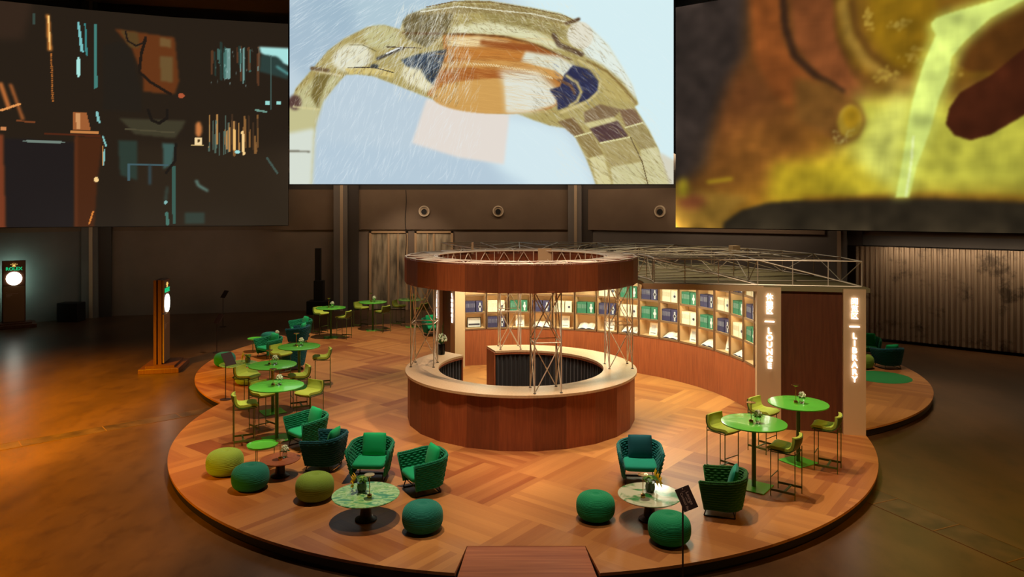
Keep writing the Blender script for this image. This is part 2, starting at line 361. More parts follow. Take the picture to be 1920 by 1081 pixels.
# ------------------------------------------------------------------ painting the film pictures (numpy, then stored per vertex)
class Canvas:
    bf = .55
    def __init__(s, x0, x1, y0, y1, nx, ny, base):
        s.x = np.linspace(x0, x1, nx)[None, :].repeat(ny, 0); s.y = np.linspace(y0, y1, ny)[:, None].repeat(nx, 1)
        s.dx = (x1-x0)/(nx-1); s.im = np.zeros((ny, nx, 3))+np.array(base, float)
    def blur(s, a, px):
        k = int(round(px*s.bf/s.dx))
        if k < 1: return a
        for _ in range(2):
            for ax in (0, 1):
                p = np.pad(a, [(k+1, k) if i == ax else (0, 0) for i in range(2)], mode='edge'); c = np.cumsum(p, ax)
                a = (np.take(c, range(2*k+1, c.shape[ax]), ax)-np.take(c, range(0, c.shape[ax]-2*k-1), ax))/(2*k+1)
        return a
    def mask(s, pts):
        m_ = np.zeros(s.x.shape, bool); n_ = len(pts)
        for i in range(n_):
            xa, ya = pts[i]; xb, yb = pts[(i+1) % n_]
            if ya == yb: continue
            cnd = (s.y > min(ya, yb)) & (s.y <= max(ya, yb))
            xi = xa+(s.y-ya)*(xb-xa)/(yb-ya); m_ ^= cnd & (s.x < xi)
        return m_.astype(float)
    def put(s, a, c, al=1):
        a = (a*al)[..., None]; s.im = s.im*(1-a)+np.array(c, float)*a
    def poly(s, pts, c, b=1.5, al=1): s.put(s.blur(s.mask(pts), b), c, al)
    def ell(s, cx, cy, rx, ry, c, b=1.5, al=1, rot=0):
        X = (s.x-cx)*cos(rot)+(s.y-cy)*sin(rot); Y = -(s.x-cx)*sin(rot)+(s.y-cy)*cos(rot)
        s.put(s.blur(((X/rx)**2+(Y/ry)**2 < 1).astype(float), b), c, al)
    def line(s, pts, w_, c, b=1, al=1):
        a_ = np.zeros(s.x.shape)
        for (xa, ya), (xb, yb) in zip(pts[:-1], pts[1:]):
            dx, dy = xb-xa, yb-ya; t = np.clip(((s.x-xa)*dx+(s.y-ya)*dy)/(dx*dx+dy*dy+1e-9), 0, 1)
            a_ = np.maximum(a_, (np.hypot(s.x-xa-t*dx, s.y-ya-t*dy) < w_/2).astype(float))
        s.put(s.blur(a_, b), c, al)
    def streaks(s, n_, region, ang, ln, c, al=.3, w_=1.2, spread=.1, only=None):
        ny, nx = s.x.shape; x0, y0 = s.x[0, 0], s.y[0, 0]; dy = (s.y[-1, 0]-y0)/(ny-1)
        for _ in range(n_):
            cx = rng.uniform(region[0], region[2]); cy = rng.uniform(region[1], region[3]); a_ = ang+rng.normal(0, spread); l_ = rng.uniform(.4, 1)*ln
            k = max(3, int(l_/s.dx*1.4)); t = np.linspace(-.5, .5, k); X = ((cx+t*l_*cos(a_)-x0)/s.dx).round().astype(int); Y = ((cy+t*l_*sin(a_)-y0)/dy).round().astype(int)
            ok = (X >= 0) & (X < nx) & (Y >= 0) & (Y < ny)
            if only is not None: ok[ok] &= only[Y[ok], X[ok]]
            al_ = al*rng.uniform(.3, 1)*(1-np.abs(t[ok])*1.8)
            s.im[Y[ok], X[ok]] = s.im[Y[ok], X[ok]]*(1-al_[:, None])+np.array(c)*al_[:, None]
    def noise(s, amp, cell):
        ny, nx = s.x.shape; k = max(2, int(cell/s.dx)); a_ = s.blur(rng.normal(0, 1, (ny, nx)), cell); a_ /= a_.std()+1e-9; s.im = s.im*(1+amp*a_[..., None])

C = Canvas(543, 1263, -62, 345, 641, 363, (192, 210, 220))
C.poly([(900, -70), (1300, -70), (1300, 400), (1150, 400), (1100, 150)], (214, 238, 242), 40)
C.poly([(560, -70), (960, -70), (760, 60), (600, 60)], (176, 200, 212), 30)
C.ell(600, 60, 70, 90, (150, 176, 196), 25, .6)
gold = [(543, 200), (555, 165), (585, 130), (615, 95), (645, 72), (690, 50), (720, 47), (750, 55), (755, 40), (765, 28), (800, 15), (850, 3), (880, 0), (920, 2), (1000, 15), (1050, 25), (1080, 38), (1110, 55), (1140, 85), (1165, 125), (1185, 160), (1197, 195), (1190, 200), (1215, 240), (1235, 280), (1250, 320), (1264, 350), (1118, 350), (1110, 325), (1100, 300), (1078, 255), (1060, 240), (1030, 235), (1000, 225), (970, 213), (940, 213), (900, 210), (850, 200), (800, 182), (770, 170), (740, 158), (700, 143), (670, 139), (648, 140), (625, 165), (605, 190), (592, 230), (588, 270), (583, 350), (540, 350)]
C.poly([(583, 350), (588, 270), (592, 230), (605, 190), (625, 165), (648, 140), (700, 143), (800, 182), (900, 210), (1000, 225), (1060, 240), (1100, 300), (1120, 350)], (188, 206, 218), 2)
C.poly([(860, 200), (1000, 222), (1060, 240), (1100, 300), (1120, 350), (950, 350)], (212, 232, 238), 22)
C.poly([(595, 262), (900, 300), (1000, 350), (583, 350)], (178, 200, 216), 16, .6)
C.poly([(800, 185), (955, 215), (945, 308), (860, 295), (772, 268)], (228, 219, 210), 5)
C.poly(gold, (176, 160, 98), 2.5)
C.poly([(543, 190), (560, 170), (600, 140), (640, 142), (605, 190), (590, 240), (584, 350), (540, 350)], (196, 192, 142), 6)
C.poly([(540, 250), (590, 240), (584, 350), (540, 350)], (214, 222, 210), 7)
C.line([(540, 283), (580, 284)], 3, (110, 105, 90), 1.5)
C.poly([(590, 140), (622, 138), (606, 170), (596, 205), (583, 180)], (122, 108, 56), 4)
C.ell(553, 192, 12, 14, (90, 64, 60), 4); C.line([(550, 200), (598, 205)], 3, (215, 205, 150), 1.5); C.line([(590, 132), (640, 142)], 3, (225, 215, 175), 1.5)
C.line([(585, 128), (615, 132)], 7, (110, 88, 60), 3)
C.ell(660, 108, 38, 26, (226, 224, 196), 6, 1, -.2); C.ell(715, 70, 34, 22, (196, 190, 136), 4, 1, .1); C.line([(655, 84), (680, 84), (705, 96)], 1.5, (110, 100, 60), 1)
C.poly([(645, 128), (700, 124), (740, 132), (738, 146), (700, 139), (655, 139)], (214, 194, 120), 2); C.line([(652, 127), (700, 126), (738, 136)], 2, (50, 42, 36), 1)
C.line([(708, 110), (755, 90)], 6, (70, 66, 62), 2); C.line([(725, 100), (752, 88)], 3, (225, 228, 225), 1); C.line([(725, 88), (790, 90)], 2, (60, 44, 30), 1)
C.ell(702, 124, 8, 4, (50, 56, 60), 1.5)
C.poly([(755, 40), (765, 28), (800, 18), (840, 12), (850, 30), (838, 60), (800, 90), (760, 70)], (112, 100, 64), 3)
C.poly([(775, 28), (850, 8), (950, 8), (1060, 34), (1085, 50), (1000, 35), (900, 24), (830, 26)], (150, 132, 82), 3)
C.line([(790, 22), (860, 12), (1000, 26), (1090, 48)], 2.5, (224, 220, 188), 1); C.line([(800, 13), (850, 3), (920, 4), (1000, 17), (1060, 30), (1110, 58)], 2, (120, 96, 56), 1)
C.poly([(845, 50), (930, 38), (1010, 60), (1060, 90), (1040, 92), (960, 68), (850, 64)], (222, 220, 178), 6)
C.poly([(900, 22), (1000, 34), (1080, 60), (1070, 75), (1000, 55), (920, 42)], (150, 136, 82), 5, .8)
C.poly([(830, 66), (870, 63), (930, 66), (990, 78), (1040, 98), (1075, 125), (1090, 150), (1075, 178), (1030, 205), (960, 213), (900, 210), (850, 198), (800, 178), (815, 140), (832, 100)], (182, 118, 54), 2)
C.line([(755, 62), (870, 64), (950, 69), (1010, 86), (1070, 112)], 3, (92, 56, 28), 1.5)
C.poly([(838, 70), (900, 68), (960, 78), (940, 84), (890, 88), (838, 88)], (240, 218, 164), 4); C.poly([(900, 74), (1000, 84), (1060, 112), (1000, 104), (900, 84)], (150, 82, 38), 4)
C.poly([(838, 88), (990, 96), (1000, 116), (880, 108), (830, 116)], (196, 126, 56), 4)
C.poly([(985, 96), (1050, 106), (1085, 128), (1060, 150), (1010, 132), (975, 120)], (222, 224, 204), 5)
C.poly([(826, 118), (900, 112), (980, 116), (1040, 132), (1070, 152), (1040, 146), (960, 130), (880, 126), (822, 130)], (206, 152, 82), 2.5)
for i in range(34):
    t = i/33; C.line([(872+t*160, 118+t*t*26), (876+t*160, 122+t*t*26)], 1.6, (238, 214, 160), .6)
C.poly([(820, 132), (900, 128), (960, 132), (960, 150), (900, 148), (815, 158)], (170, 98, 44), 4)
C.ell(932, 180, 122, 33, (206, 158, 88), 1.5); C.poly([(935, 130), (1010, 134), (1042, 165), (1045, 190), (1000, 210), (950, 212), (945, 160)], (226, 222, 200), 10)
C.poly([(946, 148), (1000, 150), (1040, 170), (1040, 195), (990, 208), (950, 208)], (224, 226, 212), 5)
C.poly([(752, 112), (780, 102), (838, 92), (830, 118), (812, 160), (790, 142), (762, 125)], (44, 58, 76), 2.5)
C.poly([(760, 124), (790, 130), (800, 150), (815, 162), (800, 172), (765, 155), (750, 138)], (228, 220, 178), 4)
C.poly([(1058, 140), (1075, 122), (1105, 130), (1122, 152), (1122, 168), (1108, 184), (1088, 192), (1046, 206), (1044, 188), (1030, 168), (1050, 162)], (46, 48, 78), 2)
C.line([(1062, 142), (1082, 155), (1090, 172), (1082, 190), (1068, 198)], 5, (196, 178, 116), 1.5); C.line([(1048, 150), (1070, 160), (1078, 175)], 5, (110, 72, 44), 2)
C.line([(1085, 112), (1112, 128), (1127, 152), (1122, 172), (1100, 192), (1050, 212)], 5, (206, 190, 130), 2)
C.poly([(1100, 112), (1135, 126), (1165, 155), (1196, 196), (1150, 186), (1130, 178), (1128, 150)], (188, 170, 104), 4)
C.poly([(1095, 48), (1112, 55), (1142, 85), (1167, 125), (1187, 160), (1194, 188), (1165, 150), (1130, 122), (1098, 105), (1085, 80)], (226, 236, 226), 4)
C.line([(1100, 114), (1140, 135), (1170, 165), (1192, 194)], 4, (130, 104, 54), 2)
C.ell(1088, 66, 24, 26, (226, 222, 202), 3, 1, -.4); C.line([(1038, 66), (1048, 84), (1068, 92), (1090, 102)], 9, (78, 56, 44), 3, .85)
C.streaks(60, (1032, 55, 1095, 108), .6, 14, (236, 232, 214), .8); C.line([(1062, 44), (1085, 36)], 6, (90, 66, 46), 2)
for pts, cc in (([(1045, 228), (1075, 220), (1097, 250), (1078, 256)], (124, 98, 64)), ([(1095, 210), (1125, 195), (1165, 205), (1150, 222), (1096, 232)], (128, 104, 74)), ([(1095, 231), (1150, 219), (1156, 228), (1105, 241)], (206, 196, 138)),
                ([(1105, 241), (1158, 226), (1178, 255), (1125, 268)], (84, 60, 60)), ([(1160, 205), (1190, 204), (1206, 230), (1174, 238)], (126, 98, 74)), ([(1173, 239), (1205, 230), (1231, 275), (1200, 281)], (158, 142, 92)),
                ([(1078, 256), (1108, 248), (1132, 290), (1105, 296)], (150, 130, 80)), ([(1125, 268), (1182, 257), (1204, 303), (1145, 313)], (172, 156, 102)), ([(1105, 296), (1132, 290), (1147, 350), (1122, 350)], (214, 206, 152)),
                ([(1145, 313), (1204, 303), (1218, 350), (1150, 350)], (206, 200, 150)), ([(1200, 281), (1232, 275), (1256, 350), (1216, 350)], (206, 200, 150))):
    C.poly(pts, cc, 1.4)
for ln_ in ([(1078, 256), (1108, 248)], [(1125, 268), (1182, 257)], [(1173, 239), (1205, 230)]): C.line(ln_, 3, (214, 206, 150), 1)
C.line([(1182, 257), (1204, 303), (1216, 350)], 2, (96, 80, 50), 1); C.poly([(1236, 285), (1264, 300), (1264, 350), (1256, 350)], (214, 210, 190), 4)
gm = C.mask(gold) > .5
for cc, nn_, a__ in (((96, 78, 44), 900, .5), ((238, 232, 200), 900, .5), ((140, 112, 60), 700, .5)):
    C.streaks(nn_, (545, 0, 860, 200), 2.1, 22, cc, a__, spread=.25, only=gm); C.streaks(nn_, (1000, 20, 1262, 345), .72, 30, cc, a__*.75, spread=.2, only=gm)
    C.streaks(nn_//2, (820, 0, 1080, 62), .5, 16, cc, a__, spread=.5, only=gm)
C.streaks(500, (820, 70, 1040, 212), .12, 60, (226, 176, 100), .3, spread=.08, only=gm); C.streaks(300, (820, 70, 1000, 150), .12, 50, (130, 74, 34), .3, spread=.08, only=gm)
C.streaks(700, (543, -60, 820, 130), 2.55, 46, (232, 242, 246), .38); C.streaks(500, (740, 10, 880, 190), 1.95, 34, (244, 244, 232), .6, spread=.12)
C.streaks(700, (590, 100, 900, 340), 1.95, 42, (232, 242, 246), .38, spread=.18)
C.streaks(260, (750, 10, 860, 170), 1.9, 26, (240, 240, 226), .6, spread=.2); C.streaks(160, (755, 20, 850, 150), 1.9, 18, (40, 34, 30), .5)
C.streaks(380, (1040, 190, 1240, 345), .75, 40, (236, 232, 214), .3); C.streaks(300, (850, 5, 1080, 60), .9, 16, (236, 232, 204), .4); C.streaks(260, (950, -60, 1263, 345), .7, 50, (232, 244, 246), .25)
C.streaks(90, (1040, 120, 1125, 200), .8, 24, (90, 100, 140), .5)

Lc = Canvas(-160, 541, -10, 424, 420, 261, (39, 31, 23))
P = Lc.poly
P([(-160, -20), (60, -20), (40, 60), (-160, 80)], (52, 38, 28), 12); P([(240, 260), (560, 260), (560, 430), (240, 430)], (45, 36, 26), 20)
P([(84, 8), (90, 8), (95, 77), (87, 77)], (214, 132, 56), 1.6); P([(87, 10), (90, 10), (92, 76), (90, 76)], (250, 200, 120), 1)
for i in range(24): Lc.ell(93.5+i*.12, 84+i*4, 2, 1.4, (168, 100, 44), .6)
P([(143, 16), (147, 16), (155, 76), (149, 74)], (120, 190, 190), 1.4); P([(156, 17), (159, 17), (162, 84), (158, 78)], (60, 130, 128), 1.2)
P([(174, 18), (178, 18), (180, 145), (173, 148)], (66, 124, 116), 1.4); Lc.ell(145.5, 106, 4, 21, (170, 228, 220), 1.5)
P([(58, 8), (64, 8), (64, 30), (58, 30)], (56, 72, 64), 1.5)
P([(212, 24), (326, 32), (334, 122), (326, 150), (265, 148), (265, 118), (244, 61)], (98, 52, 24), 2.5)
P([(297, 34), (320, 36), (320, 54), (298, 52)], (112, 84, 48), 2); P([(297, 73), (322, 73), (322, 126), (300, 124)], (104, 80, 46), 3); P([(222, 26), (256, 28), (258, 60), (240, 60)], (86, 64, 34), 3)
Lc.line([(232, 28), (236, 46), (252, 55), (266, 48), (270, 36)], 4, (36, 28, 22), 1.2); Lc.line([(270, 40), (262, 70), (258, 108), (280, 128), (318, 150)], 6, (34, 26, 20), 1.2)
P([(190, 60), (222, 48), (240, 60), (262, 150), (262, 190), (190, 190)], (36, 31, 25), 4); Lc.ell(338, 153, 6, 5, (170, 84, 52), 1)
Lc.line([(0, 150), (14, 192)], 8, (180, 104, 52), 2); Lc.line([(18, 150), (40, 214)], 6, (150, 86, 44), 2); Lc.line([(0, 200), (34, 186)], 4, (226, 150, 84), 1.5); Lc.line([(30, 218), (62, 220)], 3, (120, 66, 36), 1.5)
P([(135, 197), (160, 196), (168, 232), (135, 232)], (156, 92, 50), 1.5); P([(140, 198), (148, 198), (148, 230), (142, 230)], (206, 148, 96), 1.5); P([(130, 233), (182, 233), (182, 238), (130, 238)], (196, 128, 70), 1)
P([(0, 232), (9, 232), (9, 238), (0, 238)], (200, 130, 80), 1); P([(80, 239), (185, 239), (187, 244), (80, 243)], (80, 38, 22), 1.5)
P([(138, 244), (190, 244), (180, 330), (174, 424), (138, 424)], (72, 38, 20), 3); P([(6, 252), (138, 256), (136, 424), (10, 424)], (32, 28, 28), 2); P([(-160, 250), (4, 246), (9, 424), (-160, 424)], (118, 58, 34), 2.5); P([(-160, 200), (-20, 200), (-20, 424), (-160, 424)], (50, 34, 26), 6)
Lc.ell(80, 257, 40, 3, (112, 128, 118), 1.5); Lc.line([(142, 244), (141, 424)], 5, (92, 48, 26), 2)
for p_, q_ in (((180, 195), (184, 215)), ((190, 243), (196, 262)), ((193, 270), (191, 300)), ((178, 195), (181, 212))): Lc.line([p_, q_], 3, (130, 190, 186), .8)
Lc.ell(177.5, 330, 4.2, 5.2, (246, 206, 140), .8); Lc.line([(165, 418), (172, 394)], 3, (214, 128, 56), 1); Lc.line([(189, 262), (189, 300)], 2, (190, 130, 70), .8)
P([(220, 204), (346, 204), (340, 220), (326, 242), (250, 236)], (62, 58, 42), 3); Lc.line([(232, 226), (325, 230)], 3, (78, 72, 52), 1.5); Lc.line([(275, 185), (282, 206), (296, 212), (312, 200), (312, 184)], 6, (28, 24, 20), 1.5)
P([(218, 250), (254, 250), (254, 330), (222, 320)], (44, 58, 50), 3); P([(303, 252), (327, 254), (322, 296), (305, 306)], (62, 90, 84), 2); Lc.line([(238, 330), (238, 298), (312, 298)], 4, (66, 92, 98), 1.5); Lc.line([(278, 300), (278, 336)], 6, (52, 72, 78), 2.5)
P([(321, 300), (328, 300), (328, 420), (322, 420)], (58, 92, 82), 1.5); Lc.line([(312, 345), (308, 376)], 6, (52, 62, 54), 2); Lc.line([(311, 398), (313, 420)], 6, (70, 112, 100), 1.5); Lc.ell(309, 375, 3, 4, (130, 180, 176), 1); P([(345, 396), (382, 396), (382, 420), (345, 420)], (50, 62, 54), 3)
Lc.line([(328, 254), (326, 290), (310, 314)], 5, (30, 26, 22), 1.5)
for i in range(26):
    x_ = rng.uniform(394, 486); Lc.line([(x_, rng.uniform(38, 60)), (x_+rng.uniform(-2, 2), rng.uniform(70, 125))], rng.uniform(1.5, 6), [(70, 112, 104), (96, 60, 38), (40, 60, 54), (130, 176, 170)][i % 4], 1.2, .8)
for i in range(30):
    x_ = rng.uniform(386, 488); Lc.line([(x_, rng.uniform(185, 235)), (x_+rng.uniform(-1, 1), rng.uniform(250, 276))], rng.uniform(1.5, 4.5), [(150, 104, 56), (90, 116, 104), (206, 150, 84), (70, 50, 34)][i % 4], 1.1, .8)
Lc.line([(437, 222), (438, 262)], 5, (236, 186, 110), 1.4); Lc.line([(453, 225), (455, 272)], 5, (246, 206, 140), 1.4); Lc.ell(443, 268, 5, 4, (160, 220, 216), 1.5)
P([(363, 239), (377, 239), (377, 255), (363, 255)], (244, 214, 160), 1.2); Lc.ell(370, 222, 6, 16, (196, 120, 64), 3); Lc.ell(370, 246, 3, 3.6, (90, 70, 40), .8); Lc.line([(357, 256), (379, 256)], 1.5, (200, 170, 110), .6)
P([(484, 42), (560, 42), (560, 84), (517, 74), (488, 56)], (168, 226, 222), 1.6); P([(488, 58), (520, 62), (541, 84), (541, 110), (485, 95)], (44, 62, 58), 3); Lc.line([(520, 84), (541, 98)], 5, (86, 150, 148), 2)
for x_, y_ in ((501, 162), (523, 161)): P([(x_-4, y_-4), (x_+4, y_-4), (x_+4, y_+4), (x_-4, y_+4)], (150, 214, 206), .8)
Lc.line([(478, 178), (498, 181)], 4, (110, 150, 136), 1.2); Lc.line([(366, 330), (370, 340), (386, 350)], 5, (96, 128, 118), 2); Lc.line([(500, 280), (520, 312)], 4, (66, 84, 76), 1.5); Lc.line([(508, 60), (507, 175)], 2, (70, 96, 90), .8)
Lc.streaks(20, (390, 50, 480, 130), 1.5, 10, (180, 220, 216), .6)

Rc = Canvas(1266, 2060, -70, 442, 480, 300, (98, 60, 26))
P = Rc.poly; Rc.bf = 1.0
P([(1480, 220), (1700, 200), (2060, 220), (2060, 400), (1300, 430), (1400, 320)], (150, 112, 24), 50)
P([(1380, 40), (1480, 160), (1560, 240), (1480, 330), (1340, 350), (1345, 200)], (108, 62, 30), 30)
P([(1266, -80), (1416, -80), (1408, 60), (1378, 110), (1350, 200), (1334, 300), (1300, 330), (1266, 345)], (50, 41, 36), 14)
P([(1416, -80), (1475, -80), (1482, 40), (1510, 100), (1560, 150), (1635, 200), (1590, 268), (1520, 222), (1460, 150), (1424, 70)], (126, 68, 29), 7)
P([(1490, -80), (1570, -80), (1575, 50), (1610, 130), (1660, 185), (1600, 180), (1540, 120), (1500, 50)], (122, 68, 34), 5)
Rc.line([(1478, -80), (1483, 10), (1500, 75), (1540, 125), (1590, 160)], 12, (54, 34, 22), 4)
P([(1570, -80), (2060, -80), (2060, 150), (1740, 170), (1670, 160), (1610, 110), (1580, 40)], (112, 78, 22), 6)
Rc.line([(1590, -20), (1605, 50), (1640, 105), (1690, 145), (1740, 165)], 22, (146, 112, 44), 7); Rc.line([(1610, -20), (1620, 40), (1650, 90), (1700, 130)], 12, (92, 60, 22), 5)
P([(1640, -80), (1770, -80), (1780, 60), (1750, 140), (1690, 120), (1650, 60)], (132, 98, 18), 10)
for cx_, cy_, rx_, ry_ in ((1705, 38, 24, 12), (1730, 104, 28, 22), (1640, 22, 12, 26), (1680, 132, 30, 14), (1830, 122, 30, 16), (1770, 150, 40, 10)):
    for i in range(22): Rc.ell(cx_+rng.normal(0, rx_*.45), cy_+rng.normal(0, ry_*.45), rng.uniform(2, 6), rng.uniform(2, 5), (176, 146, 58), 1.5, .5)
P([(1620, 165), (1730, 205), (1900, 190), (2060, 160), (2060, 372), (1560, 366), (1500, 330), (1600, 250)], (188, 184, 66), 18)
P([(1700, 170), (1740, 190), (1730, 250), (1700, 360), (1600, 350), (1640, 230)], (198, 200, 92), 16)
P([(1400, 200), (1560, 200), (1600, 300), (1560, 372), (1330, 400), (1345, 280)], (126, 80, 28), 34, .7); P([(1460, 300), (1600, 290), (1700, 370), (1450, 385)], (182, 160, 34), 14, .8)
P([(1500, 120), (1560, 140), (1625, 190), (1640, 222), (1622, 258), (1590, 268), (1560, 250), (1500, 210)], (110, 72, 30), 6); Rc.ell(1606, 222, 27, 34, (158, 128, 40), 4); Rc.ell(1608, 214, 17, 21, (166, 128, 26), 3)
for i in range(40): Rc.ell(1598+22*cos(1+i*.06)+rng.normal(0, 4), 238+24*sin(i*.08)+rng.normal(0, 3), 2, 1.6, (196, 180, 100), 1, .6)
P([(1266, 350), (1330, 360), (1420, 372), (1390, 400), (1370, 442), (1266, 442)], (124, 92, 34), 8); Rc.ell(1300, 382, 30, 18, (112, 62, 34), 8); Rc.line([(1335, 338), (1380, 332)], 9, (168, 140, 30), 4, .8); Rc.ell(1282, 350, 12, 22, (140, 124, 30), 6)
P([(1366, 430), (1400, 402), (1450, 386), (1520, 380), (1620, 376), (1760, 376), (1920, 384), (2060, 392), (2060, 450), (1364, 450)], (44, 37, 26), 4)
Rc.line([(1520, 378), (1760, 373), (1920, 381), (2060, 388)], 8, (120, 74, 22), 5, .7)
P([(2060, -20), (1920, 25), (1880, 45), (1835, 75), (1806, 115), (1808, 130), (1835, 146), (1880, 150), (2060, 60)], (88, 52, 18), 4)
P([(2060, 40), (1920, 118), (1870, 156), (1818, 182), (1798, 210), (1792, 240), (1808, 262), (1836, 272), (1870, 264), (1920, 236), (2060, 160)], (68, 31, 16), 2)
P([(1755, 50), (1780, 30), (1920, 4), (2060, -20), (2060, 10), (1920, 40), (1870, 62), (1826, 100), (1806, 150), (1790, 200), (1766, 270), (1740, 330), (1726, 376), (1690, 376), (1705, 300), (1718, 220), (1730, 170), (1745, 110), (1762, 70)], (196, 200, 84), 8, .8)
P([(1765, 46), (1774, 38), (1800, 32), (1920, 14), (2060, -16), (2060, -2), (1920, 30), (1870, 52), (1824, 90), (1802, 116), (1797, 150), (1780, 190), (1762, 255), (1738, 318), (1724, 376), (1698, 376), (1712, 300), (1724, 222), (1732, 185), (1752, 120), (1774, 70), (1767, 56)], (208, 224, 116), 1.6)
Rc.line([(1732, 260), (1728, 310), (1718, 374)], 3, (236, 246, 190), 1.5); Rc.noise(.09, 26); Rc.noise(.05, 9)

def screen(name, cv, pos, mt, lab, parts=None):
    """pos(px) -> x, y, ztop, zbot ; grid follows the canvas"""
    ny, nx = cv.x.shape; xs = cv.x[0]; P_ = [pos(x_) for x_ in xs]
    vs = np.zeros((ny, nx, 3))
    for i, (X, Y, zt, zb) in enumerate(P_):
        vs[:, i, 0] = X; vs[:, i, 1] = Y; vs[:, i, 2] = np.linspace(zt, zb, ny)
    V = vs.reshape(-1, 3); idx = np.arange(ny*nx).reshape(ny, nx)
    F = np.stack([idx[1:, :-1], idx[1:, 1:], idx[:-1, 1:], idx[:-1, :-1]], -1).reshape(-1, 4)
    me = bpy.data.meshes.new(name); me.vertices.add(len(V)); me.vertices.foreach_set('co', V.ravel())
    me.loops.add(F.size); me.loops.foreach_set('vertex_index', F.ravel()); me.polygons.add(len(F)); me.polygons.foreach_set('loop_start', np.arange(0, F.size, 4))
    me.update(); me.validate()
    s_ = np.clip(cv.im/255, 0, 1); l_ = np.where(s_ <= .04045, s_/12.92, ((s_+.055)/1.055)**2.4)
    at = me.color_attributes.new('film', 'FLOAT_COLOR', 'POINT'); at.data.foreach_set('color', np.concatenate([l_.reshape(-1, 3), np.ones((ny*nx, 1))], 1).ravel())
    me.materials.append(mt)
    e = tag(empty(name, (0, 0, 0)), lab, 'screen'); o = bpy.data.objects.new('screen_picture', me); col.objects.link(o); o.parent = e
    mb = MB(); P2 = P_[:-10:20]+[P_[-1]]          # the panel behind the picture has real depth
    vv = []; 
    for j, (X, Y, zt, zb) in enumerate(P2):
        k = min(j, len(P2)-2); dx, dy = P2[k+1][0]-P2[k][0], P2[k+1][1]-P2[k][1]; l = math.hypot(dx, dy); nx_, ny_ = -dy/l, dx/l
        for o_, z_ in ((.09, zb-.03), (.3, zb-.03), (.3, zt+.03), (.09, zt+.03)): vv.append((X+nx_*o_, Y+ny_*o_, z_))
    ff = [(4*j+k, 4*j+(k+1) % 4, 4*j+4+(k+1) % 4, 4*j+4+k) for j in range(len(P2)-1) for k in range(4)]+[(0, 3, 2, 1), tuple(4*(len(P2)-1)+k for k in range(4))]
    mb.add(vv, ff).build('screen_cabinet', M['black'], e)
    return e
def interp(tab):
    ks = [t[0] for t in tab]
    return lambda x_: tuple(float(np.interp(x_, ks, [t[i] for t in tab])) for i in (1, 2))
screen('film_screen', C, lambda x_: ((x_-960)/1364*30.0, 30.0, CAM_Z+452*30/1364, CAM_Z+45*30/1364), screenmat('film_white'), 'huge bright flat screen with a gold wristwatch in splashing water')
li = interp([(-160, -23.5, 26.8), (0, -20.8, 29.6), (138, -18.5, 30.75), (317, -15.1, 32.1), (541, -10.25, 33.3)])
screen('film_screen', Lc, lambda x_: (*li(x_), 13.27, 4.06), screenmat('film_dark'), 'dark curved screen showing machine parts in teal and orange light')
ri = interp([(1266, 6.66, 29.6), (1557, 11.35, 26.2), (1920, 15.8, 22.6), (2060, 17.3, 21.0)])
screen('film_screen', Rc, lambda x_: (*ri(x_), 13.0, 4.06), screenmat('film_gold'), 'golden curved screen showing molten metal being poured')

# ================================================================== platform
CC = (.2, 16.4); discs = [(.2, 16.4, 7.2), (-1.95, 22.6, 7.25), (4.35, 21.8, 7.17)]; O = (0.3, 19.6)
def ray(t):
    dx, dy = cos(t), sin(t); best = 0
    for cx, cy, r in discs:
        ox, oy = O[0]-cx, O[1]-cy; b_ = ox*dx+oy*dy; c_ = ox*ox+oy*oy-r*r; best = max(best, -b_+math.sqrt(max(0, b_*b_-c_)))
    return (O[0]+dx*best, O[1]+dy*best)
out = [ray(2*pi*i/720-pi/2) for i in range(720)]
def front_y(x): return 16.4-math.sqrt(7.2**2-(x-.2)**2)
ol = [p for p in out if not (-.73 < p[0] < 1.12 and p[1] < 12)]
# order: starts at -90deg, going counterclockwise, so right side first
i0 = next(i for i, p in enumerate(ol) if p[0] > 1.1 and p[1] < 12)
ol = ol[i0:]+ol[:i0]
ol = [(1.12, front_y(1.12))]+ol+[(-.73, front_y(-.73)), (-.62, 10.0), (1.01, 10.0)]
def prism(pts, z0, z1):
    n_ = len(pts); return MB().add([(x, y, z0) for x, y in pts]+[(x, y, z1) for x, y in pts], [tuple(range(n_))[::-1], tuple(range(n_, 2*n_))]+[(i, (i+1) % n_, n_+(i+1) % n_, n_+i) for i in range(n_)])
pf = tag(empty('lounge_platform', (0, 0, 0)), 'low round-lobed wooden platform carrying the lounge and bar', 'platform', kind='thing')
prism(ol, .16, .2).build('deck', M['parquet'], pf)
def shrink(pts, k, drop=3):
    r_ = []
    for x, y in pts:
        d_ = Vector((x-O[0], y-O[1])); l_ = d_.length; r_.append((O[0]+d_.x/l_*(l_-k), O[1]+d_.y/l_*(l_-k)))
    return r_
prism([ (x, y) for x, y in shrink(ol[:-2], .02)]+[(-.64, 10.02), (1.03, 10.02)], .045, .16).build('dark_skirt', M['dark_base'], pf)
prism(shrink(ol[:-2], .1)+[(-.6, 10.1), (1.0, 10.1)], .0, .045).build('plinth_light_line', M['metal'], pf)  # pale metal line stands in for the LED reflection along the base
rp = MB().add([(-.78, 8.75, 0), (1.17, 8.75, 0), (1.005, 10.0, 0), (-.615, 10.0, 0), (-.78, 8.75, .02), (1.17, 8.75, .02), (1.005, 10.0, .196), (-.615, 10.0, .196)], [(3, 2, 1, 0), (4, 5, 6, 7), (0, 1, 5, 4), (1, 2, 6, 5), (2, 3, 7, 6), (3, 0, 4, 7)])
tag(rp.build('entry_ramp', M['ramp']), 'short wooden ramp let into the front edge of the platform', 'ramp')

PZ = .2
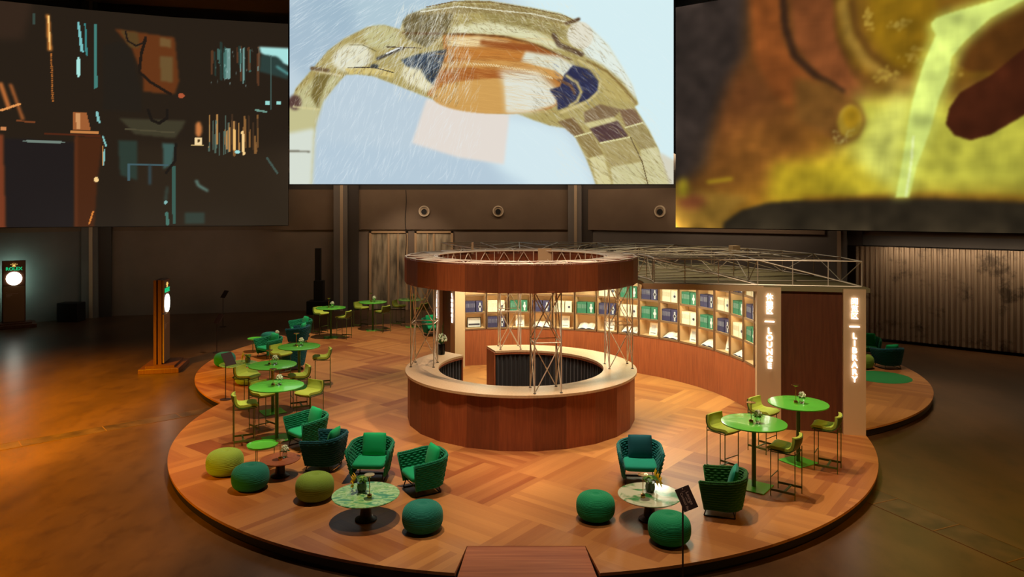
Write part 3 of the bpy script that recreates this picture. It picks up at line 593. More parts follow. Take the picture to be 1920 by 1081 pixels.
# ================================================================== round bar
bar = tag(empty('round_bar_counter', (CC[0], CC[1], PZ)), 'round reddish wood bar counter with pale oak top and open gap', 'bar counter')
A0, A1 = 138-360, 109.5
def facets(r, z0, z1, a0, a1, step, off, th):
    mb = MB(); angs = [a0]+[off+step*k for k in range(-40, 60) if a0 < off+step*k < a1]+[a1]
    for p, q in zip(angs[:-1], angs[1:]):
        k1 = 1
        mb.sector((0, 0), (r-th), r, z0, z1, p, q, 1)
    return mb
tones = {}
def facet_tone(i, c, n):  # random veneer tone per panel, standing in for light on each facet
    k = round(math.degrees(math.atan2(c.y, c.x))/15*1.0+.2); random.seed(k*7+3); return random.choice((.62, .8, .7, .95, 1.0, .78, .88))
facets(2.53, 0, 1.03, A0, A1, 15, -85.3, .03).build('front_panel', M['wood_red'], bar, tone=facet_tone)
MB().sector((0, 0), 1.85, 2.58, 1.03, 1.08, A0, A1, 110).build('countertop', M['oak'], bar, smooth=True)
for ang in (A0, A1):
    t = R(ang); s_ = 1 if ang == A0 else -1
    mid = 2.2; cxp = (mid*cos(t)-s_*-.015*sin(t), mid*sin(t)+s_*-.015*cos(t)); MB().box((mid*cos(t), mid*sin(t), .515), (.64, .03, 1.03), t).build('end_panel', M['wood_plain'], bar)
nn = 900
def curt(u, v):
    t = R(A0+1+(A1-A0-2)*u); r = 1.9+.018*sin(u*2*pi*95)+.006*sin(u*2*pi*37); return (r*cos(t), r*sin(t), .0+v*1.02)
MB().grid(curt, nn, 1).build('black_curtain', M['black_cloth'], bar, fix=False, smooth='all')
MB().sector((0, 0), 1.86, 1.9, .98, 1.03, A0, A1, 80).build('inner_rail', M['wood_plain'], bar)

# canopy ring
ZB, ZT = 3.22, 3.75
can = tag(empty('canopy_ring', (CC[0], CC[1], 0)), 'large floating ring of reddish wood with a metal truss on top', 'canopy')
facets(2.6, ZB, ZT, -180, 180, 15, -85.3, .03).build('outer_fascia', M['wood_red'], can, tone=facet_tone)
facets(1.99, ZB+.05, ZT-.05, -180, 180, 15, -85.3, .03).build('inner_fascia', M['wood_red'], can, tone=facet_tone)
MB().sector((0, 0), 1.96, 2.58, ZB+.01, ZB+.04, -180, 180, 96).build('soffit', M['wood_plain'], can)
tr = MB(); nS = 24
def pol(r, a, z): return (r*cos(R(a)), r*sin(R(a)), z)
for k in range(nS):
    a = -85.3+15*k; b = a+15; zt = ZT+.03
    for r_ in (1.95, 2.58): tr.tube(pol(r_, a, zt), pol(r_, b, zt), .014, 5)
    tr.tube(pol(1.95, a, zt), pol(2.58, a, zt), .012, 5)
    tr.tube(pol(1.95, a, zt) if k % 2 else pol(2.58, a, zt), pol(2.58, b, zt) if k % 2 else pol(1.95, b, zt), .012, 5)
    tr.tube(pol(1.9, a, ZB+.12), pol(1.9, b, ZB+.12), .014, 5); tr.tube(pol(1.9, a, ZT+.02), pol(1.9, b, ZT+.02), .014, 5)
    tr.tube(pol(1.9, a, ZB+.12), pol(1.9, a, ZT+.02), .012, 5)
    for a1_, b1_ in ((a, a+7.5), (a+7.5, b)): tr.tube(pol(1.9, a1_, ZB+.12 if a1_ == a else ZT), pol(1.9, b1_, ZT if a1_ == a else ZB+.12), .011, 5)
    tr.tube(pol(2.58, a, zt), pol(1.95, a+7.5, zt), .011, 5); tr.tube(pol(1.95, a+7.5, zt), pol(2.58, b, zt), .011, 5)
tr.build('ring_truss', M['metal'], can)
MB().box((.62, 1.82, ZT-.12), (.34, .12, .4)).build('junction_cabinet', M['beige'], can)
MB().box((-1.2, 2.0, ZT+.08), (.06, .04, .3)).build('junction_post', M['beige'], can)
# towers
for ang, lab in ((-78, 'metal lattice tower on the counter facing the ramp'), (0, 'metal lattice tower on the counter near the bookshelf bays'), (97, 'metal lattice tower beside the gap on the bookshelf side of the counter'), (176, 'metal lattice tower beside the vase of white flowers')):
    c_ = (CC[0]+2.2*cos(R(ang)), CC[1]+2.2*sin(R(ang))); rz = R(ang+{-78: 90, 0: 4, 97: 0, 176: 0}[ang])
    if ang == -78: rz = R(8)
    e = tag(empty('lattice_tower', (*c_, PZ+1.08), rz), lab, 'truss tower', 'lattice towers between counter and canopy ring')
    h = ZT-(PZ+1.08)-.02; hm = .97; q = .26; cs = [(-q, -q), (q, -q), (q, q), (-q, q)]
    for x, y in cs: MB().tube((x, y, 0), (x, y, h), .0125, 8).build('upright', M['metal'], e, smooth=True)
    br = MB(); mf = MB(); mg = MB()
    for k in range(4):
        (xa, ya), (xb, yb) = cs[k], cs[(k+1) % 4]
        br.tube((xa, ya, 0.01), (xb, yb, hm), .011, 6); br.tube((xb, yb, 0.01), (xa, ya, hm), .011, 6) if k % 2 else None
        br.tube((xa, ya, hm), (xb, yb, h-.5), .011, 6); br.tube((xb, yb, hm), (xa, ya, h-.5), .011, 6) if k % 2 == 0 else None
        mf.tube((xa, ya, hm), (xb, yb, hm), .011, 6); mg.tube((xa, ya, h-.5), (xb, yb, h-.5), .012, 6)
    br.build('cross_bracing', M['metal'], e); mf.build('square_frame', M['metal'], e); mg.build('square_frame', M['metal'], e)
    for x, y in cs: MB().tube((x, y, 0), (x, y, .012), .03, 10).build('foot_plate', M['metal_dk'], e)

# ================================================================== crescent pavilion with bookshelves
TA, TB = -12.3, 111.0; RI, RO = 5.27, 7.16; ZR = 3.2
pav = tag(empty('crescent_pavilion', (CC[0], CC[1], 0)), 'crescent shaped wooden pavilion with lit signs on its end walls', 'pavilion', kind='thing')
facets(RI+.04, PZ, 1.26, TA, TB, 7.2, 107.8, .04).build('shelf_plinth_panel', M['wood_red'], pav, tone=lambda i, c, n: (.9, 1.0, .95)[int(abs(c.x*13+c.y*7)) % 3])
facets(RO, PZ, ZR-.09, TA, TB, 7.2, 107.8, .04).build('outer_wall', M['wood_red'], pav, tone=lambda i, c, n: (.9, .8, .95)[int(abs(c.x*13+c.y*7)) % 3])
MB().sector((0, 0), 2.72, RO+.12, ZR-.09, ZR, TA, TB, 70).build('roof_slab', M['roof'], pav)
mbf = MB()
for ang in (TA, TB):
    t = R(ang); s_ = -1 if ang == TA else 1
    mbf.box(((RI-.1+2.72)/2*cos(t)-s_*.012*sin(t), (RI-.1+2.72)/2*sin(t)+s_*.012*cos(t), ZR-.05), (RI-2.75, .03, .12), t)
mbf.build('roof_fascia', M['beige'], pav)
FONT = None
def text_mesh(s, size, ext=.012, mt=None, name='letter', bold=0):
    cu = bpy.data.curves.new('t', 'FONT'); cu.body = s; cu.size = size; cu.extrude = ext; cu.offset = bold; cu.align_x = 'CENTER'; cu.align_y = 'CENTER'; cu.resolution_u = 3
    o = bpy.data.objects.new('t', cu); col.objects.link(o); dg = bpy.context.evaluated_depsgraph_get()
    me = bpy.data.meshes.new_from_object(o.evaluated_get(dg)); bpy.data.objects.remove(o); me.name = name
    me.materials.clear(); me.materials.append(mt); return me
def put_mesh(me, name, parent, mtx):
    o = bpy.data.objects.new(name, me); col.objects.link(o); o.parent = parent; o.matrix_local = mtx; return o
def endwall(ang, s_):
    """radial end wall; s_ = -1 faces towards the ramp side, +1 faces the far side"""
    t = R(ang); n = Vector((-sin(t)*s_, cos(t)*s_, 0)); rad = Vector((cos(t), sin(t), 0))
    def blk(r0, r1, th, name, mt, z1=ZR-.02, out_=0):
        c_ = rad*((r0+r1)/2)+n*(out_-th/2); return MB().box((c_.x, c_.y, (PZ+z1)/2), (r1-r0, th, z1-PZ), t).build(name, mt, pav)
    blk(RI-.2, RI+.28, .3, 'sign_pillar', M['beige'], out_=.04); blk(RO-.40, RO+.03, .3, 'sign_pillar', M['beige'], out_=.04)
    blk(RI+.28, RO-.40, .12, 'end_wall', M['wood_dark'], out_=-.06)
    for rc, han, lat, y_h, y_b, y_l in ((RI+.05, '休憩区', 'LOUNGE', (2.975, 2.82, 2.68), 2.47, 2.275), (RO-.19, '阅览区', 'LIBRARY', (2.93, 2.78, 2.63), 2.42, 2.225)):
        xdir = rad if s_ < 0 else -rad
        B = Matrix((xdir, Vector((0, 0, 1)), n)).transposed().to_4x4()
        zz = list(zip(han, y_h, (.15,)*3))+[(ch, y_l-.147*i, .165) for i, ch in enumerate(lat)]
        for ch, z, sz in zz:
            me = text_mesh(ch, sz, .008, M['white_glow'], 'lit_letter', .0035 if ch.isascii() else .0)
            p = rad*rc+n*.062; put_mesh(me, 'lit_letter', pav, Matrix.Translation((p.x, p.y, z))@B)
        p = rad*rc+n*.06; MB().box((p.x, p.y, y_b), (.19, .02, .025), t).build('lit_bar', M['white_glow'], pav)
endwall(TA, -1); endwall(TB, 1)
# roof truss
tr = MB(); zt0, zt1 = ZR+.02, ZR+.54; rs = (2.95, 5.1, 7.15); na = 12
def polc(r, a, z): return pol(r, a, z)
for k in range(na):
    a = TA+1+(TB-TA-2)*k/na; b = TA+1+(TB-TA-2)*(k+1)/na
    for r_ in rs:
        for z in (zt0, zt1): tr.tube(pol(r_, a, z), pol(r_, b, z), .014, 5)
        tr.tube(pol(r_, a, zt0), pol(r_, a, zt1), .012, 5)
        tr.tube(pol(r_, a, zt0 if k % 2 else zt1), pol(r_, b, zt1 if k % 2 else zt0), .011, 5)
    for ra, rb in zip(rs[:-1], rs[1:]):
        for z in (zt0, zt1): tr.tube(pol(ra, a, z), pol(rb, a, z), .012, 5)
        tr.tube(pol(ra, a, zt1), pol(rb, a, zt0), .011, 5); tr.tube(pol(ra, a, zt1), pol(rb, b, zt1), .011, 5) if k % 2 else tr.tube(pol(rb, a, zt1), pol(ra, b, zt1), .011, 5)
    tr.tube(pol(6.1, a, zt1), pol(6.1, b, zt1), .01, 5)
for r_ in rs: tr.tube(pol(r_, TB-1, zt0), pol(r_, TB-1, zt1), .012, 5)
for z in (zt0, zt1): tr.tube(pol(rs[0], TB-1, z), pol(rs[-1], TB-1, z), .012, 5)
tr.tube(pol(rs[0], TB-1, zt0), pol(rs[1], TB-1, zt1), .012, 5)
for rr in (3.6, 4.3, 5.8, 6.5): tr.tube(pol(rr, TA+1, zt0), pol(rr, TA+1, zt1), .011, 5)
tr.build('roof_truss', M['metal'], pav)
MB().box(pol(6.4, 27, ZR+.52), (.22, .2, .26), .3).build('junction_box', M['beige'], pav)

# shelf bays -----------------------------------------------------------------
M['cell'] = mat('pale_shelf_lining', (206, 172, 128), .6); M['edge'] = mat('shelf_edge', (120, 84, 54), .5)
M['led'] = mat('led_strip', (255, 255, 255), .5, emit=(255, 226, 170), estr=13)
M['navy'] = mat('navy_cloth', (56, 50, 84), .5); M['cream'] = mat('cream_cloth', (226, 214, 186), .5); M['bgreen'] = mat('green_cloth', (48, 112, 84), .5)
M['silver'] = mat('silver_print', (190, 190, 190), .4); M['ink'] = mat('dial_print', (60, 50, 60), .5)
ZS = [1.28, 1.75, 2.28, 2.81, ZR-.1]; SW = .64; DP = .34
half = SW/2-.008
bay = empty('bookcase_bay', (0, 0, 0))
tag(bay, 'x', 'bookcase', 'lit bookcase bays of the curved wall')
fr = MB()     # local: x along the wall, y = 0 front plane .. +DP back
for sx in (-1, 1): fr.box((sx*(half-.006), DP/2, (ZS[0]+ZS[-1])/2), (.012, DP, ZS[-1]-ZS[0]))
fr.build('side_board', M['cell'], bay)
MB().box((0, DP-.01, (ZS[0]+ZS[-1])/2), (2*half, .02, ZS[-1]-ZS[0])).build('back_board', M['cell'], bay)
fe = MB()
for sx in (-1, 1): fe.box((sx*(half-.006), -.012, (ZS[0]+ZS[-1])/2), (.02, .024, ZS[-1]-ZS[0]))
fe.build('front_edging', M['edge'], bay)
for k, z in enumerate(ZS[:-1]):
    s_ = MB().box((0, DP/2, z), (2*half-.02, DP, .024)).build('shelf', M['cell'], bay)
    MB().box((0, .02, ZS[k+1]-.020), (2*half-.08, .02, .012)).build('led_strip', M['led'], s_)
    MB().box((0, -.008, z-.008), (2*half, .012, .05)).build('shelf_edge', M['edge'], s_)
    if k == 2: pass
def bookmesh(name, mt, wd, ht, dp):
    mb = MB().box((0, dp/2, ht/2), (wd, dp, ht)); return mb
protos = {}
for cn in ('navy', 'cream', 'bgreen'):
    o = MB().box((0, .12, .16), (.034, .22, .32)).build('book', M[cn], None, bevel=.003); tag(o, 'x', 'book'); 
    MB().box((0, .009, .2), (.005, .003, .12)).build('spine_title', M['silver' if cn != 'cream' else 'gold'], o)
    q = MB().box((0, .12, .16), (.2, .22, .32)).build('boxed_volume', M[cn], None, bevel=.003); tag(q, 'x', 'book')
    wmb = MB(); 
    for z_, r_ in ((.16, .05),): wmb.tube((0.02, .006, z_), (.02, .011, z_), r_, 18)
    wmb.box((.02, .009, .24), (.046, .005, .08)).box((.02, .009, .075), (.046, .005, .09)); wp = wmb.build('printed_watch', M['silver'], q)
    MB().tube((.02, .002, .16), (.02, .008, .16), .034, 16).build('watch_dial', M['ink'] if cn != 'bgreen' else M['paper'], q)
    protos[cn] = (o, q)
usedp = set(); SZ = {1: Matrix(), 2: Matrix(), 3: Matrix.Diagonal((1, 1, .86, 1))}
ORD = ['first', 'second', 'third', 'fourth', 'fifth', 'sixth', 'seventh', 'eighth', 'ninth', 'tenth', 'eleventh', 'twelfth', 'thirteenth', 'fourteenth', 'fifteenth', 'sixteenth']
CNM = {'navy': 'navy blue', 'cream': 'cream', 'bgreen': 'green'}
def place(proto, mtx, label, group):
    key = proto.name
    if key not in usedp: usedp.add(key); o = proto; o['label'] = label; o['group'] = group; o.matrix_world = mtx; return o
    o = proto.copy(); col.objects.link(o); o.matrix_world = mtx; o['label'] = label; o['group'] = group
    for ch in proto.children:
        d_ = ch.copy(); col.objects.link(d_); d_.parent = o
    return o
def stand_book():      # shown upright, leaning back, cover to the front
    o = MB().box((0, 0, .17), (.26, .03, .34)).build('display_book', M['paper'], None, bevel=.004); tag(o, 'x', 'book')
    MB().box((0, -.017, .2), (.14, .003, .16)).build('cover_picture', M['silver'], o); MB().box((0, -.017, .06), (.16, .003, .02)).build('cover_title', M['ink'], o); return o
def open_book():
    e_ = tag(empty('open_book', (0, 0, 0)), 'x', 'book')
    for s_ in (-1, 1):
        def pg(u, v, s_=s_): return (s_*u*.24, -.15+v*.3, .035*sin(pi*min(1, u*1.15))*(1-u*.3)+.004)
        MB().grid(pg, 8, 1).build('page', M['paper'], e_, smooth='all')
    MB().box((0, 0, 0), (.5, .31, .006)).build('cover', M['navy'], e_); MB().box((.11, -.02, .04), (.12, .14, .002)).build('printed_plate', M['silver'], e_); return e_
sb = stand_book(); ob = open_book()
for k in range(16):
    aa = 107.8-7.2*(k+.5); t = R(aa); rmid = RI*cos(R(3.6))
    c_ = Vector((CC[0]+rmid*cos(t), CC[1]+rmid*sin(t), 0)); rz = t-pi/2
    T = Matrix.Translation(c_)@Matrix.Rotation(rz, 4, 'Z')
    lab = 'brightly lit wooden bookcase bay, %s from the flower vase end' % ORD[k]
    if k == 0: bay.location = c_; bay.rotation_euler = (0, 0, rz); bay['label'] = lab
    else: dup(bay, c_, rz, lab)
    for row in (1, 2, 3):
        if row == 2 and k < 6: continue
        if row == 3 and k < 11: continue
        cn = {1: ('navy', 'cream', 'bgreen'), 2: ('cream', 'bgreen', 'navy'), 3: ('bgreen', 'navy', 'cream')}[row][k % 3]
        rn_ = {1: 'lower set', 2: 'middle set', 3: 'topmost set'}[row]
        for j in range(8):
            place(protos[cn][0], T@Matrix.Translation((-.262+j*.0362, .03, ZS[row]+.013))@SZ[row], '%s spine in the %s, %s bay from the flower vase' % (CNM[cn], rn_, ORD[k]), '%s spines, %s, %s bay' % (CNM[cn], rn_, ORD[k]))
        place(protos[cn][1], T@Matrix.Translation((.135, .03, ZS[row]+.013))@SZ[row], '%s boxed volume with watch picture, %s, %s bay from the flower vase' % (CNM[cn], rn_, ORD[k]), 'boxed volumes with a printed watch')
    z0 = ZS[0]+.013
    if k == 1:
        for j in range(8): place(protos['navy'][0], T@Matrix.Translation((-.262+j*.0362, .03, z0)), 'navy spine in the bottom row, second bay from the flower vase', 'navy spines, bottom row, second bay')
        place(protos['navy'][1], T@Matrix.Translation((.135, .03, z0)), 'navy boxed volume with printed watch in the bottom row, second bay from the vase end', 'boxed volumes with a printed watch')
    elif k == 0:
        o = MB().box((0, 0, .15), (.42, .03, .3)).build('framed_photograph', M['metal_dk'], None); MB().box((0, -.017, .15), (.38, .003, .26)).build('photo_print', M['silver'], o); MB().box((0, -.02, .09), (.34, .003, .05)).build('photo_foreground', M['ink'], o)
        tag(o, 'framed grey photograph standing in the bottom row beside the pavilion end', 'picture'); o.matrix_world = T@Matrix.Translation((0, .16, z0))@Matrix.Rotation(-.12, 4, 'X')
    elif k in (2, 4, 6, 8, 10, 12, 14):
        place(sb, T@Matrix.Translation((.02, .17, z0))@Matrix.Rotation(-.2, 4, 'X'), 'white book standing upright in the bottom row of the %s bay from the vase end' % ORD[k], 'display books in the bottom row')
    else:
        dz = T@Matrix.Translation((0, .17, z0+.075))@Matrix.Rotation(.42, 4, 'X')
        if k == 3: ob.matrix_world = dz; ob['label'] = 'open book lying tilted in the bottom row of the fourth bay from the vase end'; ob['group'] = 'open books in the bottom row'
        else:
            o = ob.copy(); col.objects.link(o); o.matrix_world = dz; o['label'] = 'open book lying tilted in the bottom row of the %s bay from the vase end' % ORD[k]; o['group'] = 'open books in the bottom row'
            for ch in ob.children: d_ = ch.copy(); col.objects.link(d_); d_.parent = o
# lamps under the pavilion roof
for a_ in (4, 30, 56, 82, 104):
    x, y, z = pol(4.1, a_, ZR-.13); l = bpy.data.lights.new('roof_downlight', 'AREA'); l.shape = 'DISK'; l.size = .5; l.energy = 66; l.color = (.95, 1, .72)
    o = bpy.data.objects.new('roof_downlight', l); col.objects.link(o); o.location = (CC[0]+x, CC[1]+y, z)

# ================================================================== furniture
def bar_stool():
    e_ = tag(empty('bar_stool', (0, 0, 0)), 'x', 'bar stool', 'lime green bar stools')
    prof = [(.23, .715), (.2, .74), (.1, .735), (-.02, .725), (-.11, .735), (-.17, .775), (-.205, .84), (-.225, .92), (-.232, .965)]
    def sheet(off, wid, dz=0):
        def f(u, v):
            i = v*(len(prof)-1); k = min(int(i), len(prof)-2); t_ = i-k
            x = prof[k][0]*(1-t_)+prof[k+1][0]*t_; z = prof[k][1]*(1-t_)+prof[k+1][1]*t_
            dx, dz_ = prof[k+1][0]-prof[k][0], prof[k+1][1]-prof[k][1]; l_ = math.hypot(dx, dz_)
            nx, nz = dz_/l_, -dx/l_
            y = (u*2-1)*wid*(1-.12*max(0, v-.75)*4*.5); bow = .05*(u*2-1)**2*max(0, v-.45)*1.6; dish = .012*(u*2-1)**2
            return (x+nx*off*(1)+bow, y, z+nz*off+dish+dz)
        return f
    def solid(o0, o1, wid, dz, name, mt, r=24):
        mb = MB(); nu, nv = 12, r; mb.grid(sheet(o0, wid, dz), nu, nv); n0 = len(mb.v); mb.grid(sheet(o1, wid*.985, dz), nu, nv)
        W = nu+1; H_ = nv+1; fs = []
        for j in range(nv): fs += [(j*W, (j+1)*W, n0+(j+1)*W, n0+j*W), (j*W+nu, n0+j*W+nu, n0+(j+1)*W+nu, (j+1)*W+nu)]
        for i in range(nu): fs += [(i, n0+i, n0+i+1, i+1), (nv*W+i, nv*W+i+1, n0+nv*W+i+1, n0+nv*W+i)]
        mb.f += fs; return mb.build(name, mt, e_, smooth=True)
    solid(0, .045, .2, .012, 'seat_pad', M['lime']); solid(-.014, 0, .215, .004, 'seat_shell', M['lime_frame'])
    for x, y in ((.19, .19), (.19, -.19), (-.19, .19), (-.19, -.19)):
        MB().tube((x, y, .0), (x, y, .735 if x > 0 else .78), .0085, 6).build('leg', M['lime_frame'], e_, smooth=True)
    MB().tube((.19, -.19, .3), (.19, .19, .3), .008).build('footrest', M['lime_frame'], e_)
    MB().box((0, .19, .1), (.38, .012, .035)).box((0, -.19, .1), (.38, .012, .035)).box((-.02, 0, .1), (.035, .38, .012)).build('base_bars', M['lime_frame'], e_)
    MB().path([(.19, .19, .715), (-.19, .19, .715), (-.19, -.19, .715), (.19, -.19, .715)], .008, 6, True).build('seat_frame', M['lime_frame'], e_)
    return e_
stool = bar_stool(); first_stool = [True]
def put_stool(x, y, tx, ty, lab, extra=0):
    rz = math.atan2(ty-y, tx-x)+extra
    if first_stool[0]: first_stool[0] = False; stool.location = (x, y, PZ); stool.rotation_euler = (0, 0, rz); stool['label'] = lab
    else: dup(stool, (x, y, PZ), rz, lab)
def bar_table():
    e_ = tag(empty('bar_table', (0, 0, 0)), 'x', 'bar table', 'tall round green bar tables')
    MB().lathe([(.515, 1.055), (.527, 1.058), (.53, 1.068), (.527, 1.078), (.515, 1.08)], 64).build('tabletop', M['tgreen'], e_, smooth=True)
    MB().lathe([(.036, .012), (.036, 1.04)], 24).lathe([(.12, 1.04), (.12, 1.056)], 24).build('column', M['pole_green'], e_, smooth=True)
    MB().box((0, 0, .008), (.5, .5, .014)).build('base_plate', M['tgreen'], e_, bevel=.004); return e_
def brass_lamp(h=.34):
    e_ = tag(empty('brass_table_lamp', (0, 0, 0)), 'x', 'table lamp', 'small brass table lamps')
    MB().lathe([(.034, 0), (.036, .01), (.036, .04), (.03, .05), (.01, .055)], 20).build('base', M['gold'], e_, smooth=True)
    MB().lathe([(.006, .05), (.006, h-.01)], 10).build('stem', M['gold'], e_, smooth=True)
    MB().lathe([(.012, h-.035), (.06, h-.012), (.075, h-.006), (.075, h), (.01, h+.004)], 24).build('lamp_shade', M['gold'], e_, smooth=True)
    MB().lathe([(.01, h-.022), (.05, h-.0155)], 20, cap=False).build('light_disc', M['lampglow'], e_)
    return e_
def hydrangea(mt='white_fl', glass='glass', r=.055, n=46, h=.15, tint=None):
    e_ = tag(empty('flower_vase', (0, 0, 0)), 'x', 'flower vase', 'little vases of flowers on the tables')
    MB().lathe([(.028, 0), (.04, .02), (.045, .05), (.036, .085), (.03, .1)], 20).build('vase', M[glass], e_, smooth=True)
    f_ = MB(); rs_ = random.Random(n)
    for i in range(n):
        a_ = rs_.uniform(0, 2*pi); p_ = math.acos(rs_.uniform(-.5, 1)); f_.ball((r*sin(p_)*cos(a_), r*sin(p_)*sin(a_), h+r*cos(p_)), .016, 6, 4)
    f_.build('blossoms', M[mt], e_, smooth='all')
    lf = MB()
    for i in range(5):
        a_ = i*1.25; d_ = Vector((cos(a_), sin(a_), 0)); s_ = Vector((-sin(a_), cos(a_), 0)); p0 = Vector((0, 0, .1)); p1 = p0+d_*.05+Vector((0, 0, .03)); p2 = p0+d_*.1+Vector((0, 0, .01))
        lf.add([p0, p1+s_*.025, p2, p1-s_*.025, p1+Vector((0, 0, -.003))], [(0, 1, 2, 3)])
    lf.build('leaves', M['leaf'], e_); return e_
def yellow_bouquet():
    e_ = tag(empty('flower_vase', (0, 0, 0)), 'x', 'flower vase', 'vases with yellow lilies on the low tables')
    pr = [(.05, 0), (.07, .03), (.075, .08), (.065, .12), (.07, .14)]
    MB().lathe(pr, 28).build('vase', M['vase_gr'], e_, smooth=True)
    f_ = MB(); rs_ = random.Random(3)
    for i in range(30):
        a_ = rs_.uniform(0, 2*pi); p_ = math.acos(rs_.uniform(-.3, 1)); f_.ball((.02+.06*sin(p_)*cos(a_), .06*sin(p_)*sin(a_), .17+.05*cos(p_)), .018, 6, 4)
    f_.build('green_blossoms', M['green_fl'], e_, smooth='all')
    y_ = MB()
    for cx_, cy_, cz_ in ((-.1, -.02, .2), (-.13, .03, .16), (-.07, -.06, .24), (-.1, -.08, .13)):
        for k in range(6):
            a_ = k*pi/3; d_ = Vector((-.4, cos(a_), sin(a_))).normalized(); s_ = d_.cross(Vector((1, .2, .1))).normalized(); p0 = Vector((cx_, cy_, cz_)); y_.add([p0, p0+d_*.05+s_*.026, p0+d_*.1, p0+d_*.05-s_*.026], [(0, 1, 2, 3)])
    y_.build('yellow_petals', M['yellow_fl'], e_)
    lf = MB()
    for i in range(6):
        a_ = i*1.05+.3; d_ = Vector((cos(a_), sin(a_), 0)); s_ = Vector((-sin(a_), cos(a_), 0)); p0 = Vector((0, 0, .15)); p1 = p0+d_*.08+Vector((0, 0, .07)); p2 = p0+d_*.15+Vector((0, 0, .04)); lf.add([p0, p1+s_*.04, p2, p1-s_*.04], [(0, 1, 2, 3)])
    lf.build('leaves', M['leaf'], e_); return e_
btab = bar_table(); lamp = brass_lamp(); hyd = hydrangea(); ybq = yellow_bouquet()
state = {}
def put(proto, loc, rz, lab, group=None):
    if proto.name not in state: state[proto.name] = 1; proto.location = loc; proto.rotation_euler = (0, 0, rz); proto['label'] = lab; return proto
    return dup(proto, loc, rz, lab, group)
TBL = {
 'Rfar': (5.24, 13.32, .5, 'standing against the dark end wall between the lit signs', 'beside the dark end wall'),
 'Rnear': (4.03, 12.12, .9, 'closest to the moss green armchair', 'closest to the moss armchair'),
 'L1': (-4.73, 14.63, .6, 'next to the small green tray table and brown low table', 'next to the tray table'),
 'L2': (-5.45, 16.57, .6, 'in front of the small marble table at the left rim', 'near the rim'),
 'L3': (-5.5, 18.8, .6, 'nearest to the striped back of a dark armchair', 'near the dark striped armchair'),
 'B1': (-6.5, 26.1, .3, 'in front of the black speaker tower', 'in front of the speaker tower'),
 'B2': (-5.3, 27.7, .3, 'standing before the framed metal doors', 'before the framed metal doors'),
 'B3': (-3.93, 28.5, .3, 'seen behind the lattice tower beside the vase', 'behind the lattice tower'),
}
for k, (x, y, rz, lt, lo) in TBL.items():
    put(btab, (x, y, PZ), rz, 'tall round green bar table '+lt)
    put(lamp, (x-.06, y-.04, PZ+1.08), 0, 'small brass lamp on the tall green table '+lo)
    put(hyd, (x+.05, y+(.02 if k[0] != 'R' else -.05), PZ+1.08), 0, 'small vase of white blossoms on the tall green table '+lo)
for x, y, t, lab, ex in (
 (3.72, 12.85, 'Rnear', 'lime bar stool on the bar side of the table closest to the moss armchair', .25), (4.8, 13.95, 'Rfar', 'lime bar stool between the lounge sign and the far green table', .1),
 (5.62, 12.95, 'Rfar', 'lime bar stool below the lit library sign', .2), (4.45, 11.8, 'Rnear', 'lime bar stool nearest the platform rim by the moss armchair', 0),
 (-5.3, 14.38, 'L1', 'lime bar stool standing above the lime and teal poufs', 0), (-4.26, 15.35, 'L1', 'lime bar stool turned to the nearest left table from the bar side', .1), (-5.25, 15.3, 'L1', 'lime bar stool half hidden behind the table next to the tray table', .2),
 (-6.15, 16.84, 'L2', 'lime bar stool beside the big lime pouf at the left rim', .1), (-4.9, 16.84, 'L2', 'lime bar stool on the bar side of the table near the rim', 0), (-6.2, 19.45, 'L3', 'lime bar stool in front of the emerald armchair with green pillow', .2),
 (-4.93, 18.95, 'L3', 'lone lime bar stool standing on open floor toward the bar', 0), (-7.08, 26.9, 'B1', 'lime bar stool nearest the speaker tower', .3), (-5.98, 25.95, 'B1', 'lime bar stool in front of the table by the speaker tower', 0),
 (-5.9, 28.4, 'B2', 'lime bar stool between the wall column and the doors table', .3), (-4.85, 27.35, 'B2', 'lime bar stool in front of the table before the metal doors', 0),
 (-4.5, 28.85, 'B3', 'lime bar stool left of the table behind the lattice tower', .3), (-3.5, 28.1, 'B3', 'lime bar stool seen through the lattice tower', 0)):
    put_stool(x, y, TBL[t][0], TBL[t][1], lab, ex)

